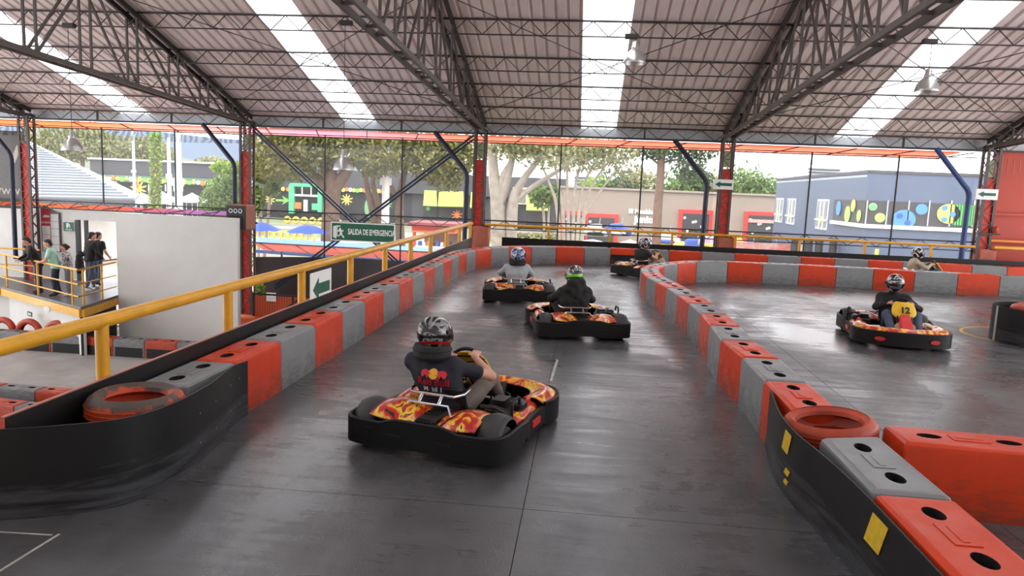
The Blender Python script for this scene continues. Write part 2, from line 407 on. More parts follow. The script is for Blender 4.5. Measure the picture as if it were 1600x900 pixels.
# ================================================================== barrier blocks
def block_mesh(fp, h):
    """hollow moulded block on a four-corner footprint (front a, b; back c, d): rounded top edge, two oval wells, a raised plate"""
    a, b, c_, d = [Vector(p) for p in fp]
    def at_(u, v, inset=0.):
        p = a.lerp(b, u); q = d.lerp(c_, u); r = p.lerp(q, v)
        return r
    cen = (a+b+c_+d)/4
    def ring(inset):
        # eight-point outline with small corner chamfer
        L = max((b-a).length, .2); Wd = max(((d-a).length+(c_-b).length)/2, .2)
        iu, iv = inset/L, inset/Wd; e = .012/L; ev = .012/Wd
        uv = [(iu+e, iv), (1-iu-e, iv), (1-iu, iv+ev), (1-iu, 1-iv-ev), (1-iu-e, 1-iv), (iu+e, 1-iv), (iu, 1-iv-ev), (iu, iv+ev)]
        return [at_(*q) for q in uv]
    m = MB(); wells = []; levels = [(.0, 0.), (.03, 0.), (h-.045, 0.003), (h-.018, .012), (h-.004, .03), (h, .05)]
    vs = []; fs = []
    for z, ins in levels:
        for p in ring(ins+.002): vs.append((p.x, p.y, z))
    for k in range(len(levels)-1):
        for i in range(8):
            j = (i+1) % 8; fs.append((k*8+i, k*8+j, k*8+8+j, k*8+8+i))
    m.add(vs, fs)
    # top: two halves each with an oval well
    L = (b-a).length; Wd = (d-a).length
    iu, iv = .052/max(L, .2), .052/max(Wd, .2); N = 16
    for u0, u1 in ((iu, .5), (.5, 1-iu)):
        uc = u0+(u1-u0)*(.42 if u0 < .4 else .58); vc = .5
        out = []; inn = []
        for k in range(N):
            t = 2*PI*k/N+PI/4; cx, sx = math.cos(t), math.sin(t); mmax = max(abs(cx), abs(sx))
            out.append(((u0+u1)/2+(u1-u0)/2*cx/mmax, .5+(.5-iv)*sx/mmax))
            inn.append((uc+.085/max(L, .3)*cx, vc+.055/max(Wd, .3)*sx))
        vs = []; fs = []
        for (u, v) in out: p = at_(u, v); vs.append((p.x, p.y, h))
        for (u, v) in inn: p = at_(u, v); vs.append((p.x, p.y, h))
        wl = MB(); wv = []
        for zz in (h-.002, h-.16):
            for (u, v) in inn: p = at_(u, v); wv.append((p.x-cen.x, p.y-cen.y, zz))
        wl.add(wv, [(k, (k+1) % N, N+(k+1) % N, N+k) for k in range(N)]+[tuple(N+k for k in range(N))]); wells.append(wl)
        for k in range(N):
            l = (k+1) % N; fs += [(k, l, N+l, N+k)]
        m.add(vs, fs)
    vs = [(p[0]-cen.x, p[1]-cen.y, p[2]) for p in m.v]
    A = sum(fp[i][0]*fp[(i+1) % 4][1]-fp[(i+1) % 4][0]*fp[i][1] for i in range(4))
    m.v = vs
    if A < 0: m.f = [f[::-1] for f in m.f]
    # raised plate between the wells
    e = MB(); ang = math.atan2((b-a).y, (b-a).x); R_ = Matrix.Rotation(ang, 3, 'Z')
    e.box((0, 0, h+.002), (max(L*.24, .08), .13, .007), R_)
    e.box((0, 0, h+.006), (max(L*.18, .05), .035, .006), R_)
    return m, e, cen, wells
def put_block(fp, col, label, group, z=0., h=BH):
    m, e, cen, wells = block_mesh(fp, h)
    o = m.build('barrier_block', 'block_'+col, None, 25, loc=(cen.x, cen.y, z))
    e.build('embossed_plate', 'block_'+col, o)
    for wl in wells: wl.build('oval_well', 'hole_black', o)  # well lining is black, so their inner shade is in the colour
    if 'white wall' in label:
        L = (Vector(fp[1])-Vector(fp[0])).length; MB().box((0, -.218, .15), (L-.14, .012, .27)).build('painted_recess', 'black_rubber', o)  # flat black panel on the face paints the shade of the open arch
    return tag(o, label, 'barrier', group)
def offset(path, w):
    P = [Vector(p) for p in path]; n = len(P); out = []
    for i, p in enumerate(P):
        d = (P[min(i+1, n-1)]-P[max(i-1, 0)]).normalized(); out.append(p+Vector((-d.y, d.x))*w)
    return out
def barrier(path, w, cols, labels, group, z=0.):
    Q = offset(path, w); P = [Vector(p) for p in path]
    for i in range(len(P)-1):
        c = cols[i % 2]; n = i
        put_block((P[i], P[i+1], Q[i+1], Q[i]), c, labels(i, c, len(P)-1), group, z)
# left edge of the track and its bend
lp = [(-3.03, 5.35), (-3.03, 6.165)]+[(-3.03, 7.13+.965*k) for k in range(12)]+[(-2.99, 18.66), (-2.86, 19.4), (-2.56, 20.25), (-2.13, 21.0), (-1.53, 21.48), (-.83, 21.92), (0, 22.22), (.80, 22.46)]
def lab_left(i, c, n):
    if i == 0: return 'grey barrier block behind the curved black sheet, next to the tyre'
    if i < 13: return f'{c} barrier block of the left straight, {ORD[i-1]} beyond the curved black sheet'
    return f'{c} barrier block in the far left bend, {ORD[i-13]} of the curve'
barrier(lp, .43, ('grey', 'orange'), lab_left, 'barrier blocks along the left edge of the track')
bx = [.80, 1.68, 2.56]+[2.56+.965*k for k in range(1, 12)]
barrier([(x, 22.55 if x > 1 else 22.46) for x in bx], .40, ('orange', 'grey'),
        lambda i, c, n: f'{c} barrier block of the rear row below the yellow railing, {ORD[i]} from its left end', 'barrier blocks of the rear row')
# inner island: near leg, tip, far leg
near = [(1.69, 5.85), (1.69, 6.78), (1.69, 7.75), (1.63, 8.66), (1.66, 9.63), (1.68, 10.6), (1.65, 11.55), (1.585, 12.47), (1.50, 13.38), (1.39, 14.24), (1.27, 15.05), (1.24, 15.92)]
barrier(near, -.42, ('orange', 'grey'), lambda i, c, n: f'{c} barrier block of the inner divider, {ORD[i]} beyond the orange crushed tyre', 'barrier blocks of the near divider leg')
tip = [(1.24, 15.92), (1.28, 16.85), (1.52, 17.72), (1.96, 18.52), (2.60, 19.36), (3.6, 19.86), (4.57, 19.93), (5.54, 20.06), (6.5, 20.05), (7.45, 20.03), (8.39, 19.86), (9.39, 19.84), (10.37, 19.8), (11.34, 19.78), (12.3, 19.75)]
barrier(tip, -.42, ('grey', 'orange'), lambda i, c, n: (f'{c} barrier block at the hairpin tip of the inner divider, {ORD[i]} round the tip' if i < 4 else f'{c} barrier block of the far divider leg, {ORD[i-4]} from the hairpin tip'), 'barrier blocks of the far divider leg')
# front right corner
def quad(a, b, c_, d): return [Vector(p) for p in (a, b, c_, d)]
put_block(quad((1.70, 4.2), (1.70, 5.16), (2.16, 5.30), (2.16, 4.2)), 'grey', 'grey barrier block behind the black sheet with yellow stickers', 'barrier blocks at the front right corner', 0, .53)
put_block(quad((1.70, 3.2), (1.70, 4.19), (2.16, 4.19), (2.16, 3.2)), 'orange', 'orange barrier block at the bottom right corner of the photo', 'barrier blocks at the front right corner', 0, .53)
put_block(quad((2.28, 5.18), (3.28, 5.12), (3.32, 5.55), (2.30, 5.62)), 'orange', 'long orange barrier block running right from the crushed tyre', 'barrier blocks at the front right corner')
put_block(quad((3.29, 5.14), (4.25, 5.10), (4.28, 5.52), (3.33, 5.56)), 'grey', 'grey barrier block at the right picture edge beside the long orange one', 'barrier blocks at the front right corner')
# lower track barriers
lowcols = ('orange', 'grey')
barrier([(-19.2+.965*k, 19.62) for k in range(10)], .42, ('grey', 'orange'), lambda i, c, n: f'{c} barrier block along the white wall of the lower track, {ORD[i]} from the left', 'barrier blocks of the lower track by the wall', LOW)
barrier([(-13.6+.965*k, 14.45-.03*k) for k in range(6)], .42, ('orange', 'grey'), lambda i, c, n: f'{c} barrier block in the upper of two lower track rows, {ORD[i]} from the left', 'barrier blocks of the upper lower-track row', LOW)
barrier([(-13.2+.965*k, 13.55-.12*k) for k in range(6)], .42, ('grey', 'orange'), lambda i, c, n: f'{c} barrier block in the nearest lower track row, {ORD[i]} from the left', 'barrier blocks of the nearest lower-track row', LOW)
def cat_sm(P, n):
    out = []; P = [Vector(p) for p in P]
    for i in range(len(P)-1):
        p0, p1, p2, p3 = P[max(i-1, 0)], P[i], P[i+1], P[min(i+2, len(P)-1)]
        for k in range(n):
            t = k/n
            out.append(.5*((2*p1)+(p2-p0)*t+(2*p0-5*p1+4*p2-p3)*t*t+(3*p1-3*p2+p3-p0)*t**3))
    out.append(P[-1]); return out
# ================================================================== black rubber sheets
k = NT('sheet_black'); v = k.coord('Object', (1.2, 1.2, 16)); b = k.b
g = k.n('ShaderNodeNewGeometry'); sp = k.n('ShaderNodeSeparateXYZ'); k.l(g.outputs['Position'], sp.inputs[0])
n2 = k.noise(v, 1.4, 7, .7, .6)
band = k.n('ShaderNodeMapRange'); band.inputs[1].default_value = .12; band.inputs[2].default_value = .34; band.inputs[3].default_value = .2; band.inputs[4].default_value = -.1
k.l(sp.outputs[2], band.inputs[0]); ad = k.n('ShaderNodeMath', operation='ADD'); k.l(n2, ad.inputs[0]); k.l(band.outputs[0], ad.inputs[1])
r = k.ramp(ad.outputs[0], [(.56, lin((24, 23, 23))), (.76, lin((62, 62, 66)))])
k.l(r.outputs[0], b.inputs['Base Color']); b.inputs['Roughness'].default_value = .5; b.inputs['Specular IOR Level'].default_value = .3; k.bump(n2, .1, .01); MATS['sheet_black'] = k.m
lsp = cat_sm([(-4.35, 3.68, 0), (-3.9, 3.83, 0), (-3.52, 3.97, 0), (-3.2, 4.1, 0), (-2.9, 4.33, 0), (-2.8, 4.72, 0), (-2.85, 5.35, 0), (-2.99, 6.0, 0), (-3.0, 6.3, 0)], 6)
ltop = [(i/(len(lsp)-1)) for i in range(len(lsp))]
zt = [.545+.06*math.sin(PI*min(1, t*1.05)) - .04*t for t in ltop]
sh = MB().wall(lsp, .0, zt, .012).build('rubber_sheet', 'sheet_black', None, 30)
tag(sh, 'curved black rubber sheet wrapped round the left barrier end', 'sheet', None)
rv = MB()
for t in (.72, .79, .86, .93):
    p = lsp[int(t*(len(lsp)-1))]
    for z in (.15, .38): rv.lathe([(0, -.016), (.008, -.014), (.008, .0), (0, 0)], 8, (p.x, p.y, z), 'x')
rv.build('rivets', 'grey_metal', sh)
rsp = cat_sm([(1.675, 6.45, 0), (1.60, 5.95, 0), (1.565, 5.6, 0), (1.57, 5.2, 0), (1.62, 4.8, 0), (1.66, 4.2, 0), (1.67, 3.2, 0), (1.67, 2.2, 0)], 5)
sh2 = MB().wall(rsp, 0, [.515]*len(rsp), .012).build('rubber_sheet', 'sheet_black', None, 30)
tag(sh2, 'black rubber sheet with yellow square stickers on the right divider', 'sheet', None)
for yy, z0, z1, w in ((5.42, .31, .47, .16), (5.34, .16, .21, .10), (5.33, .09, .13, .08), (4.02, .28, .47, .20)):
    i = min(range(len(rsp)), key=lambda i: abs(rsp[i].y-yy)); p = rsp[i]; d = (rsp[i+1]-rsp[i-1]).normalized(); nn = Vector((d.y, -d.x, 0))
    mb = MB(); q = p+nn*(.004 if nn.x < 0 else -.004)
    q = Vector((p.x-.004, p.y, 0)); a = q-d*w/2; b_ = q+d*w/2
    e_ = d*(.4*w); mb.add([(a.x, a.y, z0), (b_.x, b_.y, z0), (b_.x+e_.x, b_.y+e_.y, z1), (a.x+e_.x, a.y+e_.y, z1)]+[(a.x-.003, a.y, z0), (b_.x-.003, b_.y, z0), (b_.x+e_.x-.003, b_.y+e_.y, z1), (a.x+e_.x-.003, a.y+e_.y, z1)],
           [(0, 1, 2, 3), (7, 6, 5, 4), (0, 4, 5, 1), (1, 5, 6, 2), (2, 6, 7, 3), (3, 7, 4, 0)]).build('sticker', 'yellow_sticker', sh2)
o = MB().wall([(.82, 22.43), (1.66, 22.52)], .0, .33, -.012).build('rubber_sheet', 'sheet_black'); tag(o, 'low black rubber sheet on the rear barrier behind the turning kart', 'sheet')
st = MB().wall([(-3.50, 4.06), (-3.50, 22.6)], -.2, .63, -.014).build('kick_board', 'black_rubber'); tag(st, 'long black kick board between the left barrier and railing', 'board')
bl = MB()
for yy in [5.0+.965*k for k in range(17)]:
    for dy in (0, .12): bl.lathe([(0, 0), (.012, .0), (.012, .01), (0, .012)], 6, (-3.5, yy+dy, .56), 'x')
bl.build('bolts', 'grey_metal', st)
MB().bar((-3.512, 4.06, .633), (-3.512, 22.6, .633), .022, .006).build('edge_strip', mat('edge_pink', (190, 120, 105), .5), st)
st = MB().wall([(-2.6, 23.02), (13.9, 23.02)], -.2, .66, .02).build('kick_board', 'black_rubber'); tag(st, 'black kick board behind the rear barrier row', 'board')

# ================================================================== tyres
k = NT('tyre_orange'); v = k.coord('Object'); n = k.noise(v, 5, 7, .7)
g = k.n('ShaderNodeTexCoord'); sp = k.n('ShaderNodeSeparateXYZ'); k.l(g.outputs['Object'], sp.inputs[0])
mr = k.n('ShaderNodeMapRange'); mr.inputs[1].default_value = .12; mr.inputs[2].default_value = .2; mr.inputs[3].default_value = -.10; mr.inputs[4].default_value = .16; k.l(sp.outputs[2], mr.inputs[0])
ad = k.n('ShaderNodeMath', operation='ADD'); k.l(n, ad.inputs[0]); k.l(mr.outputs[0], ad.inputs[1])
r = k.ramp(ad.outputs[0], [(.47, lin((200, 74, 36))), (.58, lin((78, 66, 60)))])
k.l(r.outputs[0], k.b.inputs['Base Color']); k.b.inputs['Roughness'].default_value = .6; k.bump(k.noise(v, 40, 4), .4, .01); MATS['tyre_orange'] = k.m
mat('tyre_dark', (40, 36, 34), .7, vary=.2); mat('tyre_plain', (182, 62, 28), .5, vary=.35, vscale=5, bump=.2, bscale=12)
def tyre_mesh(R, w, hole):
    pr = [(hole+.015, .03), (hole, .05), (hole, .02), (hole+.02, .004), (R*.82, 0), (R*.95, .03), (R, w*.3), (R, w*.7), (R*.95, w-.03), (R*.82, w), (hole+.05, w-.006), (hole+.01, w-.03), (hole, w-.06), (hole+.05, w-.08), (R-.04, w*.5), (hole+.05, .07), (hole+.015, .03)]
    return MB().lathe(pr, 40)
def tread(R, w, n=40):
    m = MB()
    for z in (.35, .5, .65): m.lathe([(R-.002, w*z-.006), (R+.005, w*z-.004), (R+.005, w*z+.004), (R-.002, w*z+.006)], 40)
    return m
def tyre(loc, R, w, hole, label, m='tyre_orange', rot=None, group=None):
    o = tyre_mesh(R, w, hole).build('tyre', m, None, 40, loc, rot); tread(R, w).build('tread', m, o, 30); return tag(o, label, 'tyre', group)
tyre((-3.165, 4.87, .39), .325, .21, .205, 'worn orange painted tyre lying on the left barrier end', rot=(0, 0, 0))
tyre((-3.16, 4.87, .175), .32, .21, .2, 'lower tyre hidden under the worn orange tyre', 'tyre_dark')
o = tyre((1.93, 5.63, .345), .345, .2, .235, 'crushed orange tyre wedged at the corner of the right divider', 'tyre_plain', rot=(math.radians(4), math.radians(-5), 0))
o.scale = (1.0, .86, 1)
tyre((1.93, 5.63, .165), .31, .165, .22, 'lower tyre hidden beneath the crushed orange tyre', 'tyre_dark'); tyre((1.93, 5.63, .0), .31, .16, .22, 'bottom tyre on the floor under the crushed orange tyre', 'tyre_dark')  # dark colour of these lower tyres stands for shade inside the opening
for i, x in enumerate((-18.2, -17.35, -16.5, -15.6, -14.72)):
    tyre((x, 20.35, LOW+.40), .42, .2, .25, f'orange tyre standing behind the lower wall barrier, {ORD[i]} from the left', 'tyre_plain', (PI/2, 0, 0), 'orange tyres behind the lower barrier')
# drum at the right edge
dr = MB().lathe([(.70, 0), (.70, .58), (.685, .58), (.685, .02), (0, .02)], 48).build('rubber_drum', 'sheet_black', None, 40, (7.53, 12.75, 0)); tag(dr, 'round black rubber drum standing on the right track', 'drum')
MB().wall([(-.702, -.03), (-.702, .03)], .0, .58, .004).build('seam_strip', 'grey_metal', dr)
tyre((7.6, 12.85, .40), .46, .21, .27, 'orange tyre inside the round black drum', 'tyre_plain')
tyre((7.6, 12.85, .19), .46, .2, .27, 'lower tyre inside the round black drum', 'tyre_plain')

# ================================================================== yellow railings
def railing(name, pts, posts, label, z0=0., ztop=1.04, r=.048, pr=.038, mids=(), group=None, square=False, base=None):
    root = empty(name, (*pts[0][:2], z0), 0, label, 'railing', group); o0 = Vector((*pts[0][:2], z0))
    P = [Vector((p[0], p[1], ztop))-o0 for p in pts]
    MB().tube(P, r, 14).build('top_rail', 'yellow_paint', root, 40)
    for zm in mids:
        MB().tube([Vector((p[0], p[1], zm))-o0 for p in pts], r*.7, 8).build('mid_rail', 'yellow_paint', root, 40)
    for p in posts:
        q = Vector((p[0], p[1], z0))-o0
        if square: MB().box((q.x, q.y, (ztop-z0)/2-.02), (pr*1.7, pr*1.7, ztop-z0-.04)).build('post', 'yellow_paint', root)
        else: MB().tube([q, q+Vector((0, 0, ztop-z0-.02))], pr, 12).build('post', 'yellow_paint', root, 40)
    return root
rl = railing('yellow_railing', [(-3.57, 1.0), (-3.57, 23.0)], [(-3.57, 1.18+1.96*k) for k in range(12)], 'long yellow pipe railing beside the left barrier', -.34, 1.05, .055, .05)
for yy in (9.3, 9.75): MB().tube([(0, yy, 1.39), (0, yy+.03, 1.39)], .058, 14).build('collar', 'yellow_paint', rl, 40)
railing('yellow_railing', [(-3.2, 23.28), (11.6, 23.28)], [(-1.15+1.92*k, 23.28) for k in range(7)], 'yellow railing along the open far side between the columns', -.0, 1.02, .04, .04, square=True)
railing('yellow_railing', [(12.1, 23.2), (13.9, 23.2)], [(13.6, 23.2)], 'short yellow railing before the orange wall on the right', 0, 1.03, .05, .04)

# ================================================================== steel columns with red plates and foam pads
mat('foam_pad', (188, 104, 84), .7, vary=.25, vscale=5, bump=.4, bscale=10)
clab = ['steel lattice column with red plate at the far left behind the spectators', 'steel lattice column with red plate beside the black loudspeaker', 'steel lattice column with red plate where the left railing ends', 'steel lattice column behind the arrow sign and the tan building', 'steel lattice column beside the orange wall at right']
for i, X in enumerate(COLX):
    base = LOW if i < 2 else -.3
    if i < 2: base = LOW
    r_ = empty('steel_column', (X, YW-.05, base), 0, clab[i], 'column', 'steel columns of the far side'); H_ = 4.0-base
    for sx in (-.16, .16):
        for sy in (-.15, .15):
            MB().box((sx, sy, H_/2), (.07, .07, H_)).build('post', 'truss_steel', r_)
    lc = MB(); n = int(H_/.32)
    for j in range(n):
        z0, z1 = H_*j/n, H_*(j+1)/n; a, b_ = (-.16, .16) if j % 2 else (.16, -.16)
        for sy in (-.17, .17): lc.bar((a, sy, z0), (b_, sy, z1), .022)
        for sx in (-.17, .17): lc.bar((sx, a, z0), (sx, b_, z1), .022)
        lc.bar((-.16, -.17, z1), (.16, -.17, z1), .02)
    o = lc.build('lacing', 'truss_steel', r_); o['kind'] = 'stuff'
    MB().box((.0, -.10, 0.0+(3.05-base)/2), (.25, .03, 3.05-base)).build('red_plate', 'red_panel', r_)
    MB().box((0, .02, 3.35-base), (.20, .02, .5)).build('mesh_plate', mat('pale_green_plate', (176, 190, 150), .6), r_)
    if i >= 2:
        pd = MB(); pd.grid(lambda u, v: ((.27+.012*math.sin(9*v+3*u*6))*math.copysign(min(1, abs(1.25*math.cos(2*PI*u))), math.cos(2*PI*u))+.12*(i > 1), (.24)*math.copysign(min(1, abs(1.25*math.sin(2*PI*u))), math.sin(2*PI*u)), .3+.95*v+.012*math.sin(20*u)), 28, 7, True)
        pd.build('foam_pad', 'foam_pad', r_, 30)
        MB().tube([(.12+.275*math.cos(t), .245*math.sin(t), .98) for t in [2*PI*q/16 for q in range(16)]], .012, 5, True).build('pad_strap', 'foam_pad', r_)
# dark blue rain pipes
def pipe(xp, z0, label, m, X, dx=1.15):
    pts = [(X-dx, YW-.25, 3.86), (X-.16, YW-.25, 2.72), (X-.10, YW-.25, 2.60), (X-.08, YW-.25, 2.45), (X-.1, YW-.25, z0)]
    r_ = MB().tube(pts, .075, 12).build('rain_pipe', m, None, 40); tag(r_, label, 'pipe', 'rain pipes at the columns')
    MB().tube([(X-.08, YW-.25, 2.3), (X-.08, YW-.25, 2.36)], .085, 12).build('pipe_collar', m, r_, 40)
    return r_
for i, (X, m, lb) in enumerate(((-19.3, 'blue_steel', 'dark blue bent rain pipe at the far left column'), (-11.45, 'blue_steel', 'dark blue bent rain pipe above the loudspeaker'), (-3.75, 'blue_steel', 'dark bent rain pipe where the cross bracing meets the column'), (3.72, 'blue_steel', 'dark blue bent rain pipe beside the left arrow sign'), (11.38, 'blue_pipe', 'blue bent rain pipe beside the right arrow sign'))):
    pipe(0, -.9 if i < 2 else 0, lb, m, X)
# cross bracing between two columns
for a, b_, lb in (((-10.98, 3.8), (-5.1, -1.2), 'dark blue diagonal brace falling right behind the exit sign'), ((-3.66, 3.75), (-10.2, -1.4), 'dark blue diagonal brace falling left behind the exit sign')):
    r_ = empty('diagonal_brace', (a[0], YW-.06, a[1]), 0, lb, 'brace', 'crossed braces')
    for dz in (-.06, .06):
        MB().bar((0, 0 if 'right' in lb else -.07, dz), (b_[0]-a[0], 0 if 'right' in lb else -.07, b_[1]-a[1]+dz), .05, .06).build('angle_bar', 'blue_steel', r_)
# ================================================================== safety net, cables, shade cloth, canopies
k = NT('net'); d = k.n('ShaderNodeBsdfDiffuse'); d.inputs[0].default_value = lin((205, 208, 210)); tp = k.n('ShaderNodeBsdfTransparent'); mx = k.n('ShaderNodeMixShader')
mx.inputs[0].default_value = .80; k.l(d.outputs[0], mx.inputs[1]); k.l(tp.outputs[0], mx.inputs[2]); k.l(mx.outputs[0], k.o.inputs[0]); MATS['net'] = k.m
k = NT('shade_cloth'); d = k.n('ShaderNodeBsdfDiffuse'); d.inputs[0].default_value = lin((60, 62, 60)); tp = k.n('ShaderNodeBsdfTransparent'); mx = k.n('ShaderNodeMixShader')
v = k.coord('Object', (1, 1, 1.6)); w = k.n('ShaderNodeTexWave'); w.inputs['Scale'].default_value = 1.6; w.inputs['Distortion'].default_value = 9; w.inputs['Detail'].default_value = 2; w.inputs['Detail Scale'].default_value = .8; k.l(v, w.inputs[0])
r = k.ramp(w.outputs[0], [(.25, (.5,)*3), (.75, (.9,)*3)]); k.l(r.outputs[0], mx.inputs[0])
k.l(d.outputs[0], mx.inputs[1]); k.l(tp.outputs[0], mx.inputs[2]); k.l(mx.outputs[0], k.o.inputs[0]); MATS['shade_cloth'] = k.m
bays = list(zip([-26.6]+COLX, COLX)); bl = ['beyond the far left column', 'above the white wall at left', 'behind the emergency exit sign', 'in the middle bay over the karts', 'in front of the blue building']
for (x0, x1), nm in zip(bays, bl):
    zlow = 1.15 if x1 < -10 else (-1.5 if x1 < -3 else .6)
    o = MB().grid(lambda u, v: (x0+.3+(x1-x0-.6)*u, YW+.14+.03*math.sin(7*u), zlow+(3.42-zlow)*v), 12, 6).build('safety_net', 'net', None, True); tag(o, 'thin pale safety net '+nm, 'net', 'safety nets of the far side')
    o = MB().grid(lambda u, v: (x0+.3+(x1-x0-.6)*u, YW+.12+.04*math.sin(24*u+4*v)*(.3+v), 3.30+.33*v-.04*math.sin(PI*u)), 80, 5).build('shade_cloth', 'shade_cloth', None, True); tag(o, 'rippled dark shade cloth hung along the net top '+nm, 'cloth', 'shade cloths of the far side')
    for j, f in enumerate((1/3, 2/3)):
        xx = x0+(x1-x0)*f
        if xx < -20: continue
        o = MB().tube([(xx, YW+.1, 3.66), (xx, YW+.1, zlow)], .026, 6).build('net_post', 'black_steel', None, 40); tag(o, ('left' if j == 0 else 'right')+' thin black net post '+nm, 'post', 'thin net posts')
    o = MB().tube([(x0, YW+.1, 3.66), (x1, YW+.1, 3.66)], .014, 6).build('net_cable', 'black_steel'); tag(o, 'thin black cable carrying the net '+nm, 'cable', 'net cables')
def sheet_mat(name, c1, c2, tr=.5):
    k = NT(name); v = k.coord('Object', (1, 1, 1)); sp = k.n('ShaderNodeSeparateXYZ'); k.l(v, sp.inputs[0])
    mr = k.n('ShaderNodeMapRange'); mr.inputs[1].default_value = -18; mr.inputs[2].default_value = -2; k.l(sp.outputs[0], mr.inputs[0])
    r = k.ramp(mr.outputs[0], c1); d = k.n('ShaderNodeBsdfDiffuse'); t = k.n('ShaderNodeBsdfTranslucent'); mx = k.n('ShaderNodeMixShader'); mx.inputs[0].default_value = tr
    k.l(r.outputs[0], d.inputs[0]); k.l(r.outputs[0], t.inputs[0]); k.l(d.outputs[0], mx.inputs[1]); k.l(t.outputs[0], mx.inputs[2]); k.l(mx.outputs[0], k.o.inputs[0]); MATS[name] = k.m
sheet_mat('canopy_orange', [(0, lin((236, 116, 70))), (.35, lin((236, 136, 128))), (.55, lin((232, 130, 146))), (.85, lin((234, 108, 84)))], None, .75)
sheet_mat('canopy_low', [(0, lin((226, 126, 84))), (.12, lin((214, 112, 96))), (.3, lin((176, 130, 190))), (.5, lin((150, 116, 196)))], None, .3)
cv = empty('fabric_canopy', (0, 0, 0), 0, 'long orange fabric canopy under the eave outside the net', 'canopy')
MB().grid(lambda u, v: (-26.6+37.9*u+.8*v*0, 24.0+1.5*v, 3.85-.12*v), 60, 3).build('fabric', 'canopy_orange', cv)
for i in range(22):
    x = -24.5+1.72*i; MB().bar((x, 24.0, 3.83), (x-.45, 25.5, 3.71), .03).build('rib', 'dark_steel', cv)
MB().bar((-26.6, 25.5, 3.71), (11.3, 25.5, 3.71), .035).build('edge_tube', 'dark_steel', cv)
cv = empty('fabric_canopy', (0, 0, 0), 0, 'low orange to purple awning strip above the white left wall', 'canopy')
MB().grid(lambda u, v: (-26+14.4*u, 24.0+.5*v, .88+.12*v), 30, 3).build('fabric', 'canopy_low', cv)
for i in range(12): MB().bar((-25+1.2*i, 23.95, .90), (-24.6+1.2*i, 24.4, .99), .025).build('rib', 'black_steel', cv)
MB().bar((-26, 23.97, .87), (-11.6, 23.97, .87), .03).build('edge_tube', 'black_steel', cv)

# ================================================================== right orange wall
w = empty('wall_right', (0, 0, 0), 0, 'orange sheet wall closing the hall at the far right', None, None, 'structure')
MB().box((15.9, 23.75, 2.95), (7.6, .06, 1.85)).build('upper_panel', 'orange_wall', w)
MB().box((15.9, 23.85, 1.55), (7.6, .05, .95)).build('lower_panel', 'orange_wall', w)
MB().box((15.9, 23.7, 2.02), (7.6, .12, .07)).build('panel_lip', 'orange_wall', w)
MB().box((15.9, 23.75, .4), (7.6, .06, 1.35)).build('base_panel', 'orange_wall', w)
MB().box((15.9, 23.6, 1.22), (7.6, .1, .06)).build('ledge', mat('orange_rail', (226, 132, 30), .5), w)
wl = MB()
for i in range(9): wl.box((12.3+.17*i, 23.714, 3.5-.04*(i % 3)), (.012, .006, .55-.07*(i % 4)))
wl.build('drip_stains', mat('drip_pale', (216, 120, 84), .6), w)
b_ = empty('beacon_lamp', (12.15, 23.3, 1.45), 0, 'small orange beacon on a bracket beside the orange wall', 'lamp')
MB().lathe([(0, 0), (.09, 0), (.09, .03), (.07, .05), (.065, .17), (.03, .21), (0, .215)], 14).build('lens', 'tyre_plain', b_, 30)
MB().bar((-.45, 0, -.03), (.12, 0, -.03), .05).build('bracket', 'black_steel', b_)
# ================================================================== figures: smooth continuous bodies from blended tapered limbs
def rc(a, b, ra, rb=None): return (np.array(a, float), np.array(b, float), ra, ra if rb is None else rb)
def sdf_mesh(prims, res=.01, k=.03, wob=0.):
    lo = np.min([np.minimum(p[0], p[1])-max(p[2], p[3]) for p in prims], axis=0)-3*res
    hi = np.max([np.maximum(p[0], p[1])+max(p[2], p[3]) for p in prims], axis=0)+3*res
    n = np.ceil((hi-lo)/res).astype(int)+1
    D = np.full(n, .2, np.float32)
    ax = [lo[i]+res*np.arange(n[i]) for i in range(3)]
    for a, b, ra, rb in prims:
        m = max(ra, rb)+k+2.5*res
        l = np.maximum(0, np.floor((np.minimum(a, b)-m-lo)/res).astype(int)); h = np.minimum(n, np.ceil((np.maximum(a, b)+m-lo)/res).astype(int)+1)
        X, Y, Z = np.meshgrid(ax[0][l[0]:h[0]], ax[1][l[1]:h[1]], ax[2][l[2]:h[2]], indexing='ij', sparse=True)
        ab = b-a; L2 = max(float(ab@ab), 1e-9)
        t = np.clip(((X-a[0])*ab[0]+(Y-a[1])*ab[1]+(Z-a[2])*ab[2])/L2, 0, 1)
        d = np.sqrt((X-a[0]-t*ab[0])**2+(Y-a[1]-t*ab[1])**2+(Z-a[2]-t*ab[2])**2)-(ra+t*(rb-ra))
        S = D[l[0]:h[0], l[1]:h[1], l[2]:h[2]]
        kk = min(k, 1.2*min(ra, rb)); e = np.clip(.5+.5*(S-d)/kk, 0, 1)
        S[...] = S*(1-e)+d*e-kk*e*(1-e)
    if wob:
        X, Y, Z = np.meshgrid(*ax, indexing='ij', sparse=True)
        D += wob*(np.sin(38*Z+9*X+14*Y)*np.sin(17*X+21*Y-8*Z)+.6*np.sin(55*X+31*Z)).astype(np.float32)
    return surface(D, lo, res)
